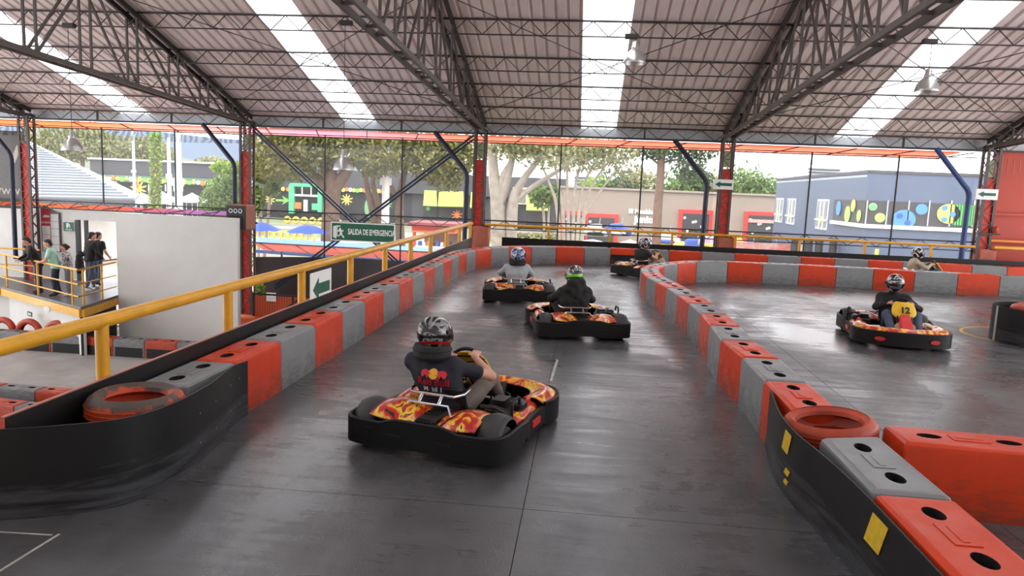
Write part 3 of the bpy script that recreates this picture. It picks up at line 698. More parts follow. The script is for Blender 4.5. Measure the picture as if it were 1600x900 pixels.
def surface(D, lo, res):
    s = D < 0; nx, ny, nz = D.shape
    c = np.zeros((nx-1, ny-1, nz-1), np.int8)
    for dx in (0, 1):
        for dy in (0, 1):
            for dz in (0, 1): c += s[dx:nx-1+dx, dy:ny-1+dy, dz:nz-1+dz]
    I = np.argwhere((c > 0) & (c < 8)); idx = np.full(c.shape, -1, np.int32); idx[tuple(I.T)] = np.arange(len(I))
    pos = np.zeros((len(I), 3)); cnt = np.zeros(len(I))
    corners = [(0, 0, 0), (1, 0, 0), (0, 1, 0), (1, 1, 0), (0, 0, 1), (1, 0, 1), (0, 1, 1), (1, 1, 1)]
    V = [D[I[:, 0]+a, I[:, 1]+b, I[:, 2]+c_] for a, b, c_ in corners]
    for i in range(8):
        for j in range(i+1, 8):
            ca, cb = np.array(corners[i]), np.array(corners[j])
            if abs(ca-cb).sum() != 1: continue
            m = (V[i] < 0) != (V[j] < 0); t = V[i][m]/(V[i][m]-V[j][m])
            pos[m] += ca+t[:, None]*(cb-ca); cnt[m] += 1
    P = (I+pos/cnt[:, None])*res+lo
    F = []
    for axn in range(3):
        sl0 = [slice(None)]*3; sl1 = [slice(None)]*3; sl0[axn] = slice(0, -1); sl1[axn] = slice(1, None)
        E = np.argwhere(s[tuple(sl0)] != s[tuple(sl1)]); o1, o2 = (axn+1) % 3, (axn+2) % 3
        E = E[(E[:, o1] > 0) & (E[:, o2] > 0) & (E[:, o1] < D.shape[o1]-1) & (E[:, o2] < D.shape[o2]-1)]
        if not len(E): continue
        ins = s[tuple(E.T)]; u = np.zeros(3, int); u[o1] = 1; w = np.zeros(3, int); w[o2] = 1
        q = np.stack([idx[tuple((E-u-w).T)], idx[tuple((E-w).T)], idx[tuple(E.T)], idx[tuple((E-u).T)]], 1)
        q[~ins] = q[~ins][:, ::-1]; F.append(q)
    F = np.concatenate(F)
    me = bpy.data.meshes.new('figure'); me.from_pydata(P.tolist(), [], F.tolist()); me.update(); return me
def lerp(a, b, t): return tuple(np.array(a, float)*(1-t)+np.array(b, float)*t)
def mirror(p): return (-p[0], p[1], p[2])
# finger chains: hand frame = origin at the wrist end of the palm, d along the hand, s towards the thumb, n out of the palm
def hand_prims(wrist, d, s, curl=1.2, size=1., spread=0., grip_n=None):
    d = np.array(d, float); d /= np.linalg.norm(d); s = np.array(s, float); s -= d*(s@d); s /= np.linalg.norm(s)
    n = np.cross(d, s) if grip_n is None else np.array(grip_n, float)
    n = n-d*(n@d)-s*(n@s); n /= np.linalg.norm(n)
    w = np.array(wrist, float); z = size; out = []
    for o in (-.026, -.009, .009, .026): out.append(rc(w+s*o*.6*z, w+d*.085*z+s*o*z, .017*z, .013*z))
    for o, L in ((-.030, .062), (-.010, .078), (.010, .084), (.030, .076)):
        p = w+d*.088*z+s*o*z; a = curl*.45
        for seg, r in ((.45, .0098), (.32, .0090), (.23, .0080)):
            dv = d*math.cos(a)+n*math.sin(a); q = p+dv*L*seg*z; out.append(rc(p, q, r*z, r*.93*z)); p = q; a += curl*.75
    p = w+d*.028*z+s*.03*z; a = .9
    for L, r in ((.038, .0125), (.032, .011), (.026, .0095)):
        dv = d*math.cos(a)+s*math.sin(a)*.8+n*.55*curl*.6; dv /= np.linalg.norm(dv); q = p+dv*L*z; out.append(rc(p, q, r*z, r*.93*z)); p = q; a -= .45
    return out
def body_sets(J, S=1., sleeve=1., hands=True, curl=1.25, hem=None):
    """J: joints. returns limb primitives for skin body, top, trousers, shoes"""
    top = []; leg = []; shoe = []; skin = []; arm_skin = []
    hip, waist, chest, neck, head = [np.array(J[k], float) for k in ('hip', 'waist', 'chest', 'neck', 'head')]
    sx = (np.array(J['shoR'])-np.array(J['shoL'])); sx = sx/np.linalg.norm(sx)
    hx = (np.array(J['hipR'])-np.array(J['hipL'])); hx = hx/np.linalg.norm(hx)
    def slab(c0, c1, w0, w1, r0, r1, x0, x1):
        return [rc(c0+x0*w0*q, c1+x1*w1*q, r0, r1) for q in (-1, 0, 1)]
    tor = slab(hip, waist, .075*S, .060*S, .115*S, .108*S, hx, (hx+sx)/2)+slab(waist, chest, .060*S, .085*S, .108*S, .118*S, (hx+sx)/2, sx)
    sh = [rc(J['shoL'], J['shoR'], .068*S), rc(chest, neck, .10*S, .062*S), rc(lerp(J['shoL'], chest, .4), lerp(J['shoR'], chest, .4), .095*S)]
    nk = [rc(neck, head, .056*S, .056*S)]
    u = head-neck; u /= np.linalg.norm(u); f = np.array(J['face'], float); f = f-u*(f@u); f /= np.linalg.norm(f); sd = np.cross(f, u)
    hd = [rc(head+u*.035-f*.02, head+u*.045+f*.025, .088), rc(head-u*.03+f*.03, head-u*.065+f*.055, .062, .042)]
    face = hd+[rc(head+f*.10+u*.02, head+f*.118-u*.015, .011, .015), rc(head+f*.085-u*.052, head+f*.09-u*.054, .02), rc(head+sd*.088, head+sd*.088-u*.03, .016, .012), rc(head-sd*.088, head-sd*.088-u*.03, .016, .012)]
    arms_top = []; arms = []; hnd = []
    for q in 'LR':
        s_, e_, w_ = [np.array(J[k+q], float) for k in ('sho', 'elb', 'wri')]
        arms += [rc(s_, e_, .052*S, .041*S), rc(e_, lerp(e_, w_, .35), .041*S, .039*S), rc(lerp(e_, w_, .3), w_, .039*S, .027*S)]
        full = [rc(s_, e_, .064*S, .054*S), rc(e_, w_, .052*S, .038*S)]
        if sleeve >= 1: arms_top += full
        else: arms_top += [rc(s_, lerp(s_, e_, sleeve), .068*S, .062*S)]
        if hands:
            d = np.array(J.get('hd'+q, w_-e_), float)
            hnd += hand_prims(w_, d, J['th'+q], curl, .98*S, grip_n=J.get('gn'+q))
    lg = []; ls = []; ft = []
    for q in 'LR':
        h_, k_, a_, t_ = [np.array(J[k+q], float) for k in ('hip', 'kne', 'ank', 'toe')]
        lg += [rc(h_, k_, .082*S, .056*S), rc(k_, lerp(k_, a_, .35), .056*S, .054*S), rc(lerp(k_, a_, .3), a_, .054*S, .036*S)]
        ls += [rc(h_, k_, .095*S, .070*S), rc(k_, a_, .068*S, .054*S)]
        dd = (t_-a_); heel = a_-dd*.22; ft += [rc(heel, t_, .042*S, .036*S), rc(a_, lerp(a_, t_, .5), .047*S, .042*S)]
    skin = tor+sh+nk+face+arms+hnd+lg+[rc(p[0], p[1], p[2]*.8, p[3]*.8) for p in ft]
    skin = [rc(p[0], p[1], p[2]*.94, p[3]*.94) if i < len(tor)+len(sh) else p for i, p in enumerate(skin)]
    up = 1.0
    top = [rc(p[0], p[1], p[2]+.012, p[3]+.012) for p in tor[(0 if hem is None else 3):]+sh]+arms_top
    leg = [rc(p[0], p[1], p[2]+.004, p[3]+.004) for p in tor[:3]]+ls
    return dict(skin=skin, top=top, leg=leg, shoe=ft, u=u, f=f, sd=sd, head=head)
mat('skin_tone', (206, 152, 128), .55, vary=.1, vscale=6); mat('hair_dark', (34, 26, 22), .6); mat('eye_dark', (20, 16, 14), .3)
def person(J, loc, rz, label, cloth, res=.011, S=1., sleeve=1., curl=1.25, group=None, hair=True, cat='person', extra=None, hem=None, bres=None):
    b = body_sets(J, S, sleeve, True, curl, hem)
    o = obj('person', sdf_mesh(b['skin'], bres or res, .022), 'skin_tone', None, True, loc, (0, 0, rz)); tag(o, label, cat, group)
    parts = {}
    parts['top'] = obj(cloth.get('top_name', 'shirt'), sdf_mesh(b['top'], res, .045, cloth.get('wob', .0025)), cloth['top'], o, True)
    parts['leg'] = obj(cloth.get('leg_name', 'trousers'), sdf_mesh(b['leg'], res, .03, .002), cloth['leg'], o, True)
    for i in (0, 2):
        obj('shoe', sdf_mesh(b['shoe'][i:i+2], res*.8, .02), cloth['shoe'], o, True)
    if hair:
        h, u, f, sd = b['head'], b['u'], b['f'], b['sd']
        hp = [rc(h+u*.055-f*.035, h+u*.062+f*.012, .094, .086), rc(h-f*.05+u*.03, h-f*.06-u*.02, .075, .06)]
        if cloth.get('bun'): hp += [rc(h-f*.13+u*.03, h-f*.15+u*.0, .04, .035)]
        obj('hair', sdf_mesh(hp, .009, .02, .002), cloth.get('hair', 'hair_dark'), o, True)
        e = MB()
        for q in (-1, 1): p = h+f*.088+sd*.034*q+u*.018; e.lathe([(0, -.007), (.008, -.004), (.009, 0), (.008, .004), (0, .007)], 8, tuple(p))
        e.build('eyes', 'eye_dark', o)
    return o, b, parts
# ---- helmets
def helmet(parent, head, f, u, m, visor='visor_dark', size=1., trim='black_rubber'):
    f = Vector(f); u = Vector(u); sd = f.cross(u).normalized(); c = Vector(head)+u*.03+f*.012
    A, B, Cc = .137*size, .165*size, .150*size
    def pt(az, el, off=0.):
        ce, se = math.cos(el), math.sin(el)
        x, y, z = math.sin(az)*ce, math.cos(az)*ce, se
        y_ = y*B; z_ = z*Cc; x_ = x*A
        if z < 0 and y > 0: y_ += .035*size*min(1, -z*2.2)*y       # chin bar pushes forward
        if z < 0: z_ *= 1.02; x_ *= (1-.10*z*z)
        s = 1+off/A
        return (c+sd*x_*s+f*y_*s+u*z_*s)
    els = [-1.02, -.9, -.75, -.6, -.45, -.3, -.15, 0, .12, .24, .36, .5, .65, .8, 1.0, 1.2, 1.4, 1.5707]
    N = 36; shell = MB(); vis = MB(); v1 = []; v2 = []
    for el in els:
        for k in range(N): v1.append(pt(2*PI*k/N, el)); v2.append(pt(2*PI*k/N, el, .005))
    fs = []; fv = []
    for j in range(len(els)-1):
        for k in range(N):
            q = (j*N+k, j*N+(k+1) % N, (j+1)*N+(k+1) % N, (j+1)*N+k); azm = ((k+.5)/N*2*PI+PI) % (2*PI)-PI; em = (els[j]+els[j+1])/2
            (fv if abs(azm) < 1.2 and -.32 < em < .38 else fs).append(q)
    R_ = Matrix((sd, f, u)).transposed()
    def loc(vs): return [R_.transposed() @ (Vector(p)-c) for p in vs]
    h = shell.add(loc(v1), fs).build('helmet', m, parent, True); h.location = c; h.rotation_euler = R_.to_euler()
    vis.add(loc(v2), fv).build('visor', visor, h, True)
    MB().tube(loc([pt(2*PI*k/N, -1.02) for k in range(N)]), .012*size, 6, True).build('neck_trim', trim, h, True)
    MB().tube(loc([pt(2*PI*k/N, -.36 if abs(((k/N*2*PI+PI) % (2*PI))-PI) < 1.25 else -.36, .003) for k in list(range(-7, 8))]), .005, 5).build('visor_seal', 'black_rubber', h, True)
    for q in (-1, 1):
        p = loc([pt(q*1.3, .02, .006)])[0]; MB().lathe([(0, -.01), (.02, -.008), (.022, .008), (0, .012)], 12, tuple(p), 'x').build('pivot', 'black_rubber', h, 30)
    return h, (A, B, Cc)
k = NT('visor_dark'); k.b.inputs['Base Color'].default_value = lin((22, 20, 24)); k.b.inputs['Roughness'].default_value = .08; k.b.inputs['Coat Weight'].default_value = .6; MATS['visor_dark'] = k.m
def helmet_mat(name, stops, scale=9., bands=(), dist=1.5):
    k = NT(name); v = k.coord('Object'); n = k.noise(v, scale, 3, .5, dist); r = k.ramp(n, [(p, lin(c)) for p, c in stops], True)
    out = r.outputs[0]; t = k.n('ShaderNodeTexCoord'); sp = k.n('ShaderNodeSeparateXYZ'); k.l(t.outputs['Object'], sp.inputs[0])
    for z0, z1, c in bands:
        a = k.n('ShaderNodeMath', operation='GREATER_THAN'); k.l(sp.outputs[2], a.inputs[0]); a.inputs[1].default_value = z0
        b = k.n('ShaderNodeMath', operation='LESS_THAN'); k.l(sp.outputs[2], b.inputs[0]); b.inputs[1].default_value = z1
        m = k.n('ShaderNodeMath', operation='MULTIPLY'); k.l(a.outputs[0], m.inputs[0]); k.l(b.outputs[0], m.inputs[1]); out = k.mix(m.outputs[0], out, lin(c))
    k.l(out, k.b.inputs['Base Color']); k.b.inputs['Roughness'].default_value = .22; k.b.inputs['Coat Weight'].default_value = .7; MATS[name] = k.m
helmet_mat('helmet_fang', [(0, (26, 24, 26)), (.52, (130, 130, 132)), (.60, (30, 28, 30)), (.66, (220, 216, 212)), (.72, (180, 40, 36))], 3.6, [(-.105, -.078, (170, 34, 34)), (-.055, -.03, (20, 19, 20))])
helmet_mat('helmet_blue', [(0, (34, 44, 84)), (.44, (150, 170, 205)), (.52, (40, 40, 80)), (.60, (215, 222, 232)), (.68, (60, 50, 90))], 5, [(.10, .2, (205, 205, 210))])
helmet_mat('helmet_green', [(0, (26, 26, 28)), (.56, (190, 192, 196)), (.66, (34, 34, 36))], 4.5, [(-.04, -.0, (122, 190, 52)), (-.06, -.04, (40, 90, 30))])
helmet_mat('helmet_pink', [(0, (30, 28, 32)), (.5, (224, 222, 226)), (.56, (40, 34, 44)), (.6, (196, 90, 150)), (.64, (32, 30, 34)), (.7, (80, 150, 160))], 5.5)
helmet_mat('helmet_mono', [(0, (20, 20, 22)), (.54, (222, 222, 222)), (.62, (26, 26, 28)), (.7, (160, 160, 164))], 4)
helmet_mat('helmet_plum', [(0, (36, 30, 38)), (.48, (210, 206, 212)), (.55, (70, 40, 62)), (.64, (150, 80, 110))], 5)
def wrap_text(txt, size, h, dims, az, el, m, rot=0., **kw):
    """lettering laid on the curved helmet shell"""
    me = text_mesh(txt, size, .0005, **kw); A, B, Cc = dims
    for v in me.vertices:
        x, y = v.co.x, v.co.y; a = az-x/A; e = el+y/Cc; ce, se = math.cos(e), math.sin(e); off = 1.03
        p = (math.sin(a)*ce*A, math.cos(a)*ce*B, se*Cc); v.co = (p[0]*off, p[1]*off, p[2]*off)
    return obj('lettering', me, m, h)
# ================================================================== go-karts
def flame_mat(name, scale, seed):
    k = NT(name); v = k.coord('Object', (1, .55, 1), (seed, 0, 0)); n = k.noise(v, scale, 3, .5, 2.2)
    r = k.ramp(n, [(0, lin((24, 16, 14))), (.32, lin((176, 28, 22))), (.45, lin((206, 56, 24))), (.51, lin((226, 150, 34))), (.57, lin((234, 192, 66))), (.64, lin((28, 18, 16))), (.66, lin((196, 36, 28))), (.74, lin((232, 214, 200)))], True)
    k.l(r.outputs[0], k.b.inputs['Base Color']); k.b.inputs['Roughness'].default_value = .35; k.b.inputs['Coat Weight'].default_value = .4; MATS[name] = k.m
flame_mat('flame_paint', 5.5, 1.3)
mat('kart_black', (15, 14, 15), .5, spec=.35, vary=.2, vscale=9, bump=.05, bscale=70); mat('kart_tyre', (66, 64, 64), .75, vary=.2, vscale=12)
mat('chrome', (205, 205, 208), .18, metal=1); mat('kart_red', (206, 38, 34), .4); mat('kart_yellow', (234, 186, 44), .4, vary=.15); mat('engine_dark', (46, 44, 46), .4, metal=.4, vary=.3, vscale=14)
mat('pedal_green', (64, 190, 110), .5); mat('kart_tan', (176, 150, 112), .5); mat('number_white', (236, 236, 230), .5); mat('number_black', (22, 22, 22), .5)
mat('fender_grey', (52, 50, 51), .55, vary=.2); mat('rim_metal', (120, 120, 124), .35, metal=.8); mat('decal_pale', (222, 212, 204), .5)
def rpath(P, n=5): return [(p.x, p.y) for p in cat_sm([(a, b, 0) for a, b in P], n)]
def make_kart():
    t = empty('go_kart', (0, 0, 0))
    def part(mb, nm, m, sm=35, parent=None): return mb.build(nm, m, parent or t, sm)
    # rear bumper
    rp = rpath([(-.69, -.26), (-.705, -.5), (-.705, -.77), (-.655, -.89), (-.52, -.935), (-.2, -.945), (.2, -.945), (.52, -.935), (.655, -.89), (.705, -.77), (.705, -.5), (.69, -.26)])
    z1 = [.255+.04*max(0, min(1, (.34-abs(x))/.12))*(1 if y < -.8 else 0)-.03*max(0, (y+.5)/.24) for x, y in rp]
    z0 = [.055+.02*max(0, min(1, (.3-abs(x))/.2))*(1 if y < -.8 else 0)+.05*max(0, (y+.5)/.24) for x, y in rp]
    rb = part(MB().wall(rp, z0, z1, .035), 'rear_bumper', 'kart_black')
    part(MB().tube([(x*.985, y*.985, z) for (x, y), z in zip(rp, z1)], .016, 6), 'rim_bead', 'kart_black', parent=rb)
    for x in (-.21, .24): part(MB().box((x, -.955, .17), (.15, .02, .022)), 'slot', 'hole_black', False, rb)  # slot holes drawn as black boxes, their shade put into the colour
    for x in (-.42, .42): part(MB().box((x, -.952, .21), (.10, .012, .008)), 'groove', 'hole_black', False, rb)
    # side bumpers
    for s in (-1, 1):
        sp_ = rpath([(s*.69, -.27), (s*.67, -.1), (s*.665, .1), (s*.67, .27)])
        q = part(MB().wall(sp_, .06, [.225, ]*len(sp_), .04*(1 if s < 0 else 1)*(-s)*-1 if s > 0 else -.04), 'side_bumper', 'kart_black')
        part(MB().box((s*.672, -.0, .15), (.02, .2, .06)), 'red_decal', 'kart_red', False, q)
    # front bumper with red oval decals
    fp = rpath([(-.67, .26), (-.71, .42), (-.69, .62), (-.58, .80), (-.35, .90), (0, .935), (.35, .90), (.58, .80), (.69, .62), (.71, .42), (.67, .26)])
    fb = part(MB().wall(fp, .045, [.235+.02*math.sin(PI*i/(len(fp)-1)) for i in range(len(fp))], -.035), 'front_bumper', 'kart_black')
    for s in (-1, 1):
        e = MB(); e.lathe([(0, -.004), (1, -.004), (1, .004), (0, .004)], 20, axis='y'); A = Matrix.Rotation(-s*.30, 3, 'Z')
        e.v = [tuple(A @ Vector((p[0]*.075, p[1]*1.0, p[2]*.03+.0*p[0]))+Vector((s*.38, .908, .145))) for p in e.v]
        part(e, 'red_decal', 'kart_red', False, fb)
    part(MB().tube([(x*.985, y*.985, .25) for x, y in fp], .014, 6), 'rim_bead', 'kart_black', parent=fb)
    # flame painted deck inside the front bumper
    n = len(fp)
    def deck(u, v):
        i = min(int(u*(n-1)), n-2); f = u*(n-1)-i; x = fp[i][0]*(1-f)+fp[i+1][0]*f; y = fp[i][1]*(1-f)+fp[i+1][1]*f
        s = .965-.30*v; return (x*s, y*(.97-.25*v), .24+.055*math.sin(PI*min(1, v*1.4)*.7)-.05*max(0, v-.6))
    o = part(MB().grid(deck, 41, 7), 'front_fairing', 'flame_paint'); o.modifiers.new('thick', 'SOLIDIFY').thickness = .012
    # side pods
    for s in (-1, 1):
        def pod(u, v):
            a = PI*(v*1.15-.08); y = -.34+.66*u; e = math.sin(PI*min(max(u, .0), 1))**.35
            return (s*(.535+.105*math.cos(a)*(.35+.65*e)), y, .12+.165*math.sin(a)*(.45+.55*e))
        o = part(MB().grid(pod, 15, 10), 'side_pod', 'flame_paint'); o.modifiers.new('thick', 'SOLIDIFY').thickness = .01
    # rear fairing: flame humps between the wheels, dark duct in the middle
    for s in (-1, 1):
        def hump(u, v):
            x = s*(.075+.39*u); y = -.88+.54*v
            return (x, y, .205+.15*math.sin(PI*(.10+.72*v))*(.72+.28*math.sin(PI*u))+.05*u*(1-v)-.03*(1-u))
        o = part(MB().grid(hump, 12, 12), 'rear_fairing', 'flame_paint'); o.modifiers.new('thick', 'SOLIDIFY').thickness = .012
        part(MB().tube([hump(.02+.5*q/8+.3*math.sin(q/8*1.5), q/8) for q in range(9)], .007, 5), 'trim_line', 'kart_black', parent=o)
        # black rear fender
        def fen(u, v):
            a = math.radians(-12+200*u); r = .192; e = .03*math.cos(PI*(v-.5)*1.0)
            return (s*(.45+.21*v), -.63-(r+e)*math.cos(a), .145+(r+e)*math.sin(a))
        f_ = MB().grid(fen, 18, 6)
        f_.add([fen(u/17, 1 if True else 0) for u in range(18)]+[(s*.66, -.63, .145)], [(i, i+1, 18) for i in range(4, 13)][:0])
        o = part(f_, 'rear_fender', 'fender_grey'); o.modifiers.new('thick', 'SOLIDIFY').thickness = .012
    d = MB(); d.bbox((0, -.62, .27), (.17, .42, .07), .02); part(d, 'centre_duct', 'kart_black', False)
    for i in range(4): part(MB().box((0, -.5-.06*i, .31), (.13, .02, .012)), 'duct_rib', 'engine_dark', False)
    part(MB().bbox((0, -.8, .27), (.16, .05, .06), .01), 'tail_scoop', 'hole_black', False)
    part(MB().box((.2, -.905, .255), (.16, .008, .035), Matrix.Rotation(.2, 3, 'X')), 'pale_decal', 'decal_pale', False)
    part(MB().lathe([(0, 0), (.035, 0), (.035, .006), (0, .008)], 14, (-.2, -.85, .265)), 'round_badge', 'decal_pale', False)
    # wheels
    for s in (-1, 1):
        for y, r, w in ((-.63, .14, .19), (.50, .13, .13)):
            x = s*(.555 if y < 0 else .545)
            wh = part(MB().lathe([(r*.5, -w/2), (r*.9, -w/2), (r, -w/2+.02), (r*1.005, 0), (r, w/2-.02), (r*.9, w/2), (r*.5, w/2), (r*.5, -w/2)], 28, (0, 0, 0), 'x'), 'wheel', 'kart_tyre'); wh.location = (x, y, r)
            part(MB().lathe([(0, -w*.3), (r*.3, -w*.35), (r*.52, -w*.42), (r*.52, w*.42), (r*.3, w*.35), (0, w*.3)], 20, (0, 0, 0), 'x'), 'rim', 'rim_metal', parent=wh)
    part(MB().tube([(-.5, -.63, .14), (.5, -.63, .14)], .02, 10), 'rear_axle', 'engine_dark')
    part(MB().tube([(-.5, .5, .13), (.5, .5, .13)], .015, 8), 'front_axle', 'engine_dark')
    # floor tray and chassis tubes
    part(MB().prism([(-.36, -.3), (.36, -.3), (.33, .5), (.22, .78), (-.22, .78), (-.33, .5)], .04, .055), 'floor_tray', 'engine_dark', False)
    for s in (-1, 1): part(MB().tube([(s*.33, -.85, .09), (s*.37, -.3, .08), (s*.36, .2, .08), (s*.25, .6, .08), (s*.2, .82, .1)], .018, 8), 'chassis_tube', 'engine_dark')
    # seat
    prof = [(.10, .19), (.02, .15), (-.12, .11), (-.26, .115), (-.36, .20), (-.42, .33), (-.45, .42), (-.465, .47)]; hw = [.16, .19, .2, .205, .215, .22, .215, .19]
    def seat(u, v):
        k_ = v*(len(prof)-1); i = min(int(k_), len(prof)-2); f = k_-i; y = prof[i][0]*(1-f)+prof[i+1][0]*f; z = prof[i][1]*(1-f)+prof[i+1][1]*f; w = hw[i]*(1-f)+hw[i+1]*f
        q = 2*u-1; b = abs(q)**4; bk = max(0, (v-.45)/.55); return (w*q, y+.16*b*bk*(1-.4*max(0, v-.85)/.15), z+.13*b*(1-bk))
    o = part(MB().grid(seat, 15, 22), 'seat', 'kart_black'); o.modifiers.new('thick', 'SOLIDIFY').thickness = .014
    part(MB().tube([(-.235, -.30, .445), (-.245, -.45, .435), (-.2, -.535, .43), (.2, -.535, .43), (.245, -.45, .435), (.235, -.30, .445)], .014, 8), 'seat_bar', 'chrome')
    part(MB().tube([(-.25, -.68, .28), (-.18, -.61, .365), (.18, -.61, .365), (.25, -.68, .28)], .014, 8), 'seat_bar', 'chrome')
    for s in (-1, 1): part(MB().tube([(s*.09, -.54, .425), (s*.09, -.61, .365)], .014, 8), 'bar_clamp', 'chrome')
    # engine side: block, exhaust, hoop
    e = part(MB().bbox((.40, -.16, .20), (.2, .26, .2), .02), 'engine', 'engine_dark', False)
    for i in range(5): part(MB().box((.40, -.16, .31+.014*i), (.16-.01*i, .18, .006)), 'cooling_fin', 'engine_dark', False, e)
    part(MB().tube([(.45, -.05, .27), (.5, .1, .28), (.52, .3, .26), (.46, .42, .23)], .022, 8), 'exhaust_pipe', 'engine_dark')
    part(MB().tube([(.30, -.38, .34), (.44, -.36, .34), (.58, -.42, .32), (.62, -.5, .28)], .02, 8), 'intake_pipe', 'engine_dark')
    part(MB().tube([(.60, -.42, .20), (.60, -.42, .40), (.60, -.39, .43), (.60, -.27, .43), (.60, -.25, .40), (.60, -.25, .36)], .013, 8), 'guard_hoop', 'kart_black')
    part(MB().bbox((.55, -.1, .31), (.10, .16, .08), .02), 'air_box', 'engine_dark', False)
    part(MB().bbox((.53, .12, .29), (.06, .12, .08), .02), 'fuel_cap_box', 'kart_red', False)
    part(MB().tube([(.36, -.34, .29), (.43, -.12, .36), (.56, .02, .34)], .010, 6), 'cable', 'hole_black')
    # steering
    c = Vector((0, .09, .575)); tilt = Matrix.Rotation(math.radians(-52), 3, 'X')   # ring normal leans back
    ring = [c+tilt @ Vector((.145*math.cos(a), 0, .145*math.sin(a)*.9)) if False else c+Matrix.Rotation(math.radians(-35), 3, 'X') @ Vector((.15*math.cos(a), 0, .135*math.sin(a))) for a in [2*PI*q/28 for q in range(28)]]
    sw = part(MB().tube(ring, .016, 8, True), 'steering_wheel', 'kart_black')
    for a in (PI/2*3, PI*.08, PI*.92): part(MB().bar(c, c+Matrix.Rotation(math.radians(-35), 3, 'X') @ Vector((.145*math.cos(a), 0, .13*math.sin(a))), .03, .012), 'spoke', 'engine_dark', False, sw)
    part(MB().tube([c, (0, .40, .22), (0, .46, .12)], .014, 8), 'steering_column', 'engine_dark')
    # number shield and red nose
    def shield(u, v):
        q = 2*u-1; w = (.15+.025*math.sin(PI*min(1, v*1.25)))*(1-.0*v)*(1-.35*max(0, (v-.75)/.25)**2)*(1-.45*max(0, (.25-v)/.25)**2)
        y = .40-.17*v-.05*q*q; return (w*q, y, .40+.235*v)
    o = part(MB().grid(shield, 13, 12), 'number_shield', 'kart_yellow'); o.modifiers.new('thick', 'SOLIDIFY').thickness = .012
    part(MB().grid(lambda u, v: (lambda p: (p[0]*.86, p[1]+.008, p[2]))(shield(u, .30+.42*v)), 9, 5), 'number_plate', 'kart_yellow', parent=o)
    part(MB().tube([shield(u/12, .82) for u in range(13)], .008, 5), 'shield_line', 'kart_black', parent=o); part(MB().tube([shield(u/12, .16) for u in range(13)], .008, 5), 'shield_line', 'kart_black', parent=o)
    for s in (-1, 1): part(MB().tube([(s*.10, .36, .44), (s*.12, .42, .3), (s*.12, .5, .12)], .01, 6), 'shield_stay', 'engine_dark')
    nm = MB(); sec = []
    for y, z, w, h in ((.36, .45, .085, .03), (.47, .37, .10, .045), (.57, .27, .095, .05), (.66, .17, .07, .035)):
        sec += [(-w, y, z-h), (w, y, z-h), (w*.75, y+.012, z+h*.4), (-w*.75, y+.012, z+h*.4)]
    fs = [(i*4+k_, i*4+(k_+1) % 4, i*4+4+(k_+1) % 4, i*4+4+k_) for i in range(3) for k_ in range(4)]+[(3, 2, 1, 0), (12, 13, 14, 15)]
    o = part(nm.add(sec, fs), 'nose_cone', 'kart_red', False)
    for s in (-1, 1): part(MB().add([(s*.08, .40, .36), (s*.15, .44, .30), (s*.15, .56, .14), (s*.07, .60, .2), (s*.08, .38, .32), (s*.15, .42, .27), (s*.15, .54, .11), (s*.07, .58, .17)], [(0, 1, 2, 3), (7, 6, 5, 4), (0, 4, 5, 1), (1, 5, 6, 2), (2, 6, 7, 3), (3, 7, 4, 0)]), 'nose_side', 'kart_tan', False)
    for s in (-1, 1): part(MB().tube([(s*.13, .60, .07), (s*.13, .68, .16), (s*.18, .69, .18), (s*.24, .68, .16), (s*.24, .62, .07)], .008, 6), 'pedal', 'pedal_green')
    for ch in t.children:
        if ch.name.split('.')[0] in ('seat', 'seat_bar', 'bar_clamp', 'steering_wheel', 'steering_column', 'number_shield', 'shield_stay', 'nose_cone', 'nose_side', 'pedal'): ch.location.x -= .07
    return t
kart0 = make_kart(); used = [False]
def kart(x, y, heading, label, number=None):
    t = kart0 if not used[0] else copy_tree(kart0); used[0] = True
    t.location = (x, y, 0); t.rotation_euler = (0, 0, heading); tag(t, label, 'go-kart', 'rental go-karts on the track')
    return t
def number_on(t, txt):
    for ch in t.children:
        if ch.name.startswith('number_shield'):
            M = Matrix.Translation((-.07, .395-.085+.045, .525)) @ Matrix.Rotation(PI, 4, 'Z') @ Matrix.Rotation(PI/2-.5, 4, 'X')
            text_obj('number', txt, .14, 'number_black', t, M, extrude=.004, bold=.006)
G = math.radians
def KL(x, y, head): return (x, y, head)
# ---- seated driver pose in kart coordinates
def seat_pose(lean=0., look=(0, 1, 0), dz=0., handz=0., wheel=0.):
    J = dict(hip=(0, -.24, .215), waist=(0, -.31, .34), chest=(lean*.5, -.345, .53), neck=(lean, -.325, .69), head=(lean*1.2, -.285, .865), face=look,
             shoL=(-.185+lean, -.325, .635), shoR=(.185+lean, -.325, .635), hipL=(-.10, -.20, .20), hipR=(.10, -.20, .20))
    J.update(kneL=(-.22, .20, .43), kneR=(.22, .20, .43), ankL=(-.185, .54, .16), ankR=(.185, .54, .16), toeL=(-.18, .65, .25), toeR=(.18, .65, .25))
    J.update(elbL=(-.315, -.10, .50), elbR=(.315, -.10, .50))
    J.update(wriL=(-.175, .035, .585+handz), wriR=(.175, .035, .585+handz), hdL=(.15, .7, .30), hdR=(-.15, .7, .30), thL=(.6, .1, .6), thR=(-.6, .1, .6), gnL=(.55, .3, -.7), gnR=(-.55, .3, -.7))
    return J
mat('navy_cotton', (26, 27, 42), .8, vary=.2); mat('taupe_cloth', (124, 112, 104), .85, vary=.15); mat('shoe_black', (26, 25, 25), .7); mat('hood_grey', (176, 180, 184), .85, vary=.15)
mat('black_cotton', (30, 28, 29), .85, vary=.25); mat('jeans', (74, 86, 108), .85, vary=.25, vscale=8); mat('beige_cloth', (180, 168, 148), .85, vary=.15); mat('shoe_pale', (196, 188, 176), .7); mat('brace_black', (32, 31, 32), .8, bump=.1, bscale=50)
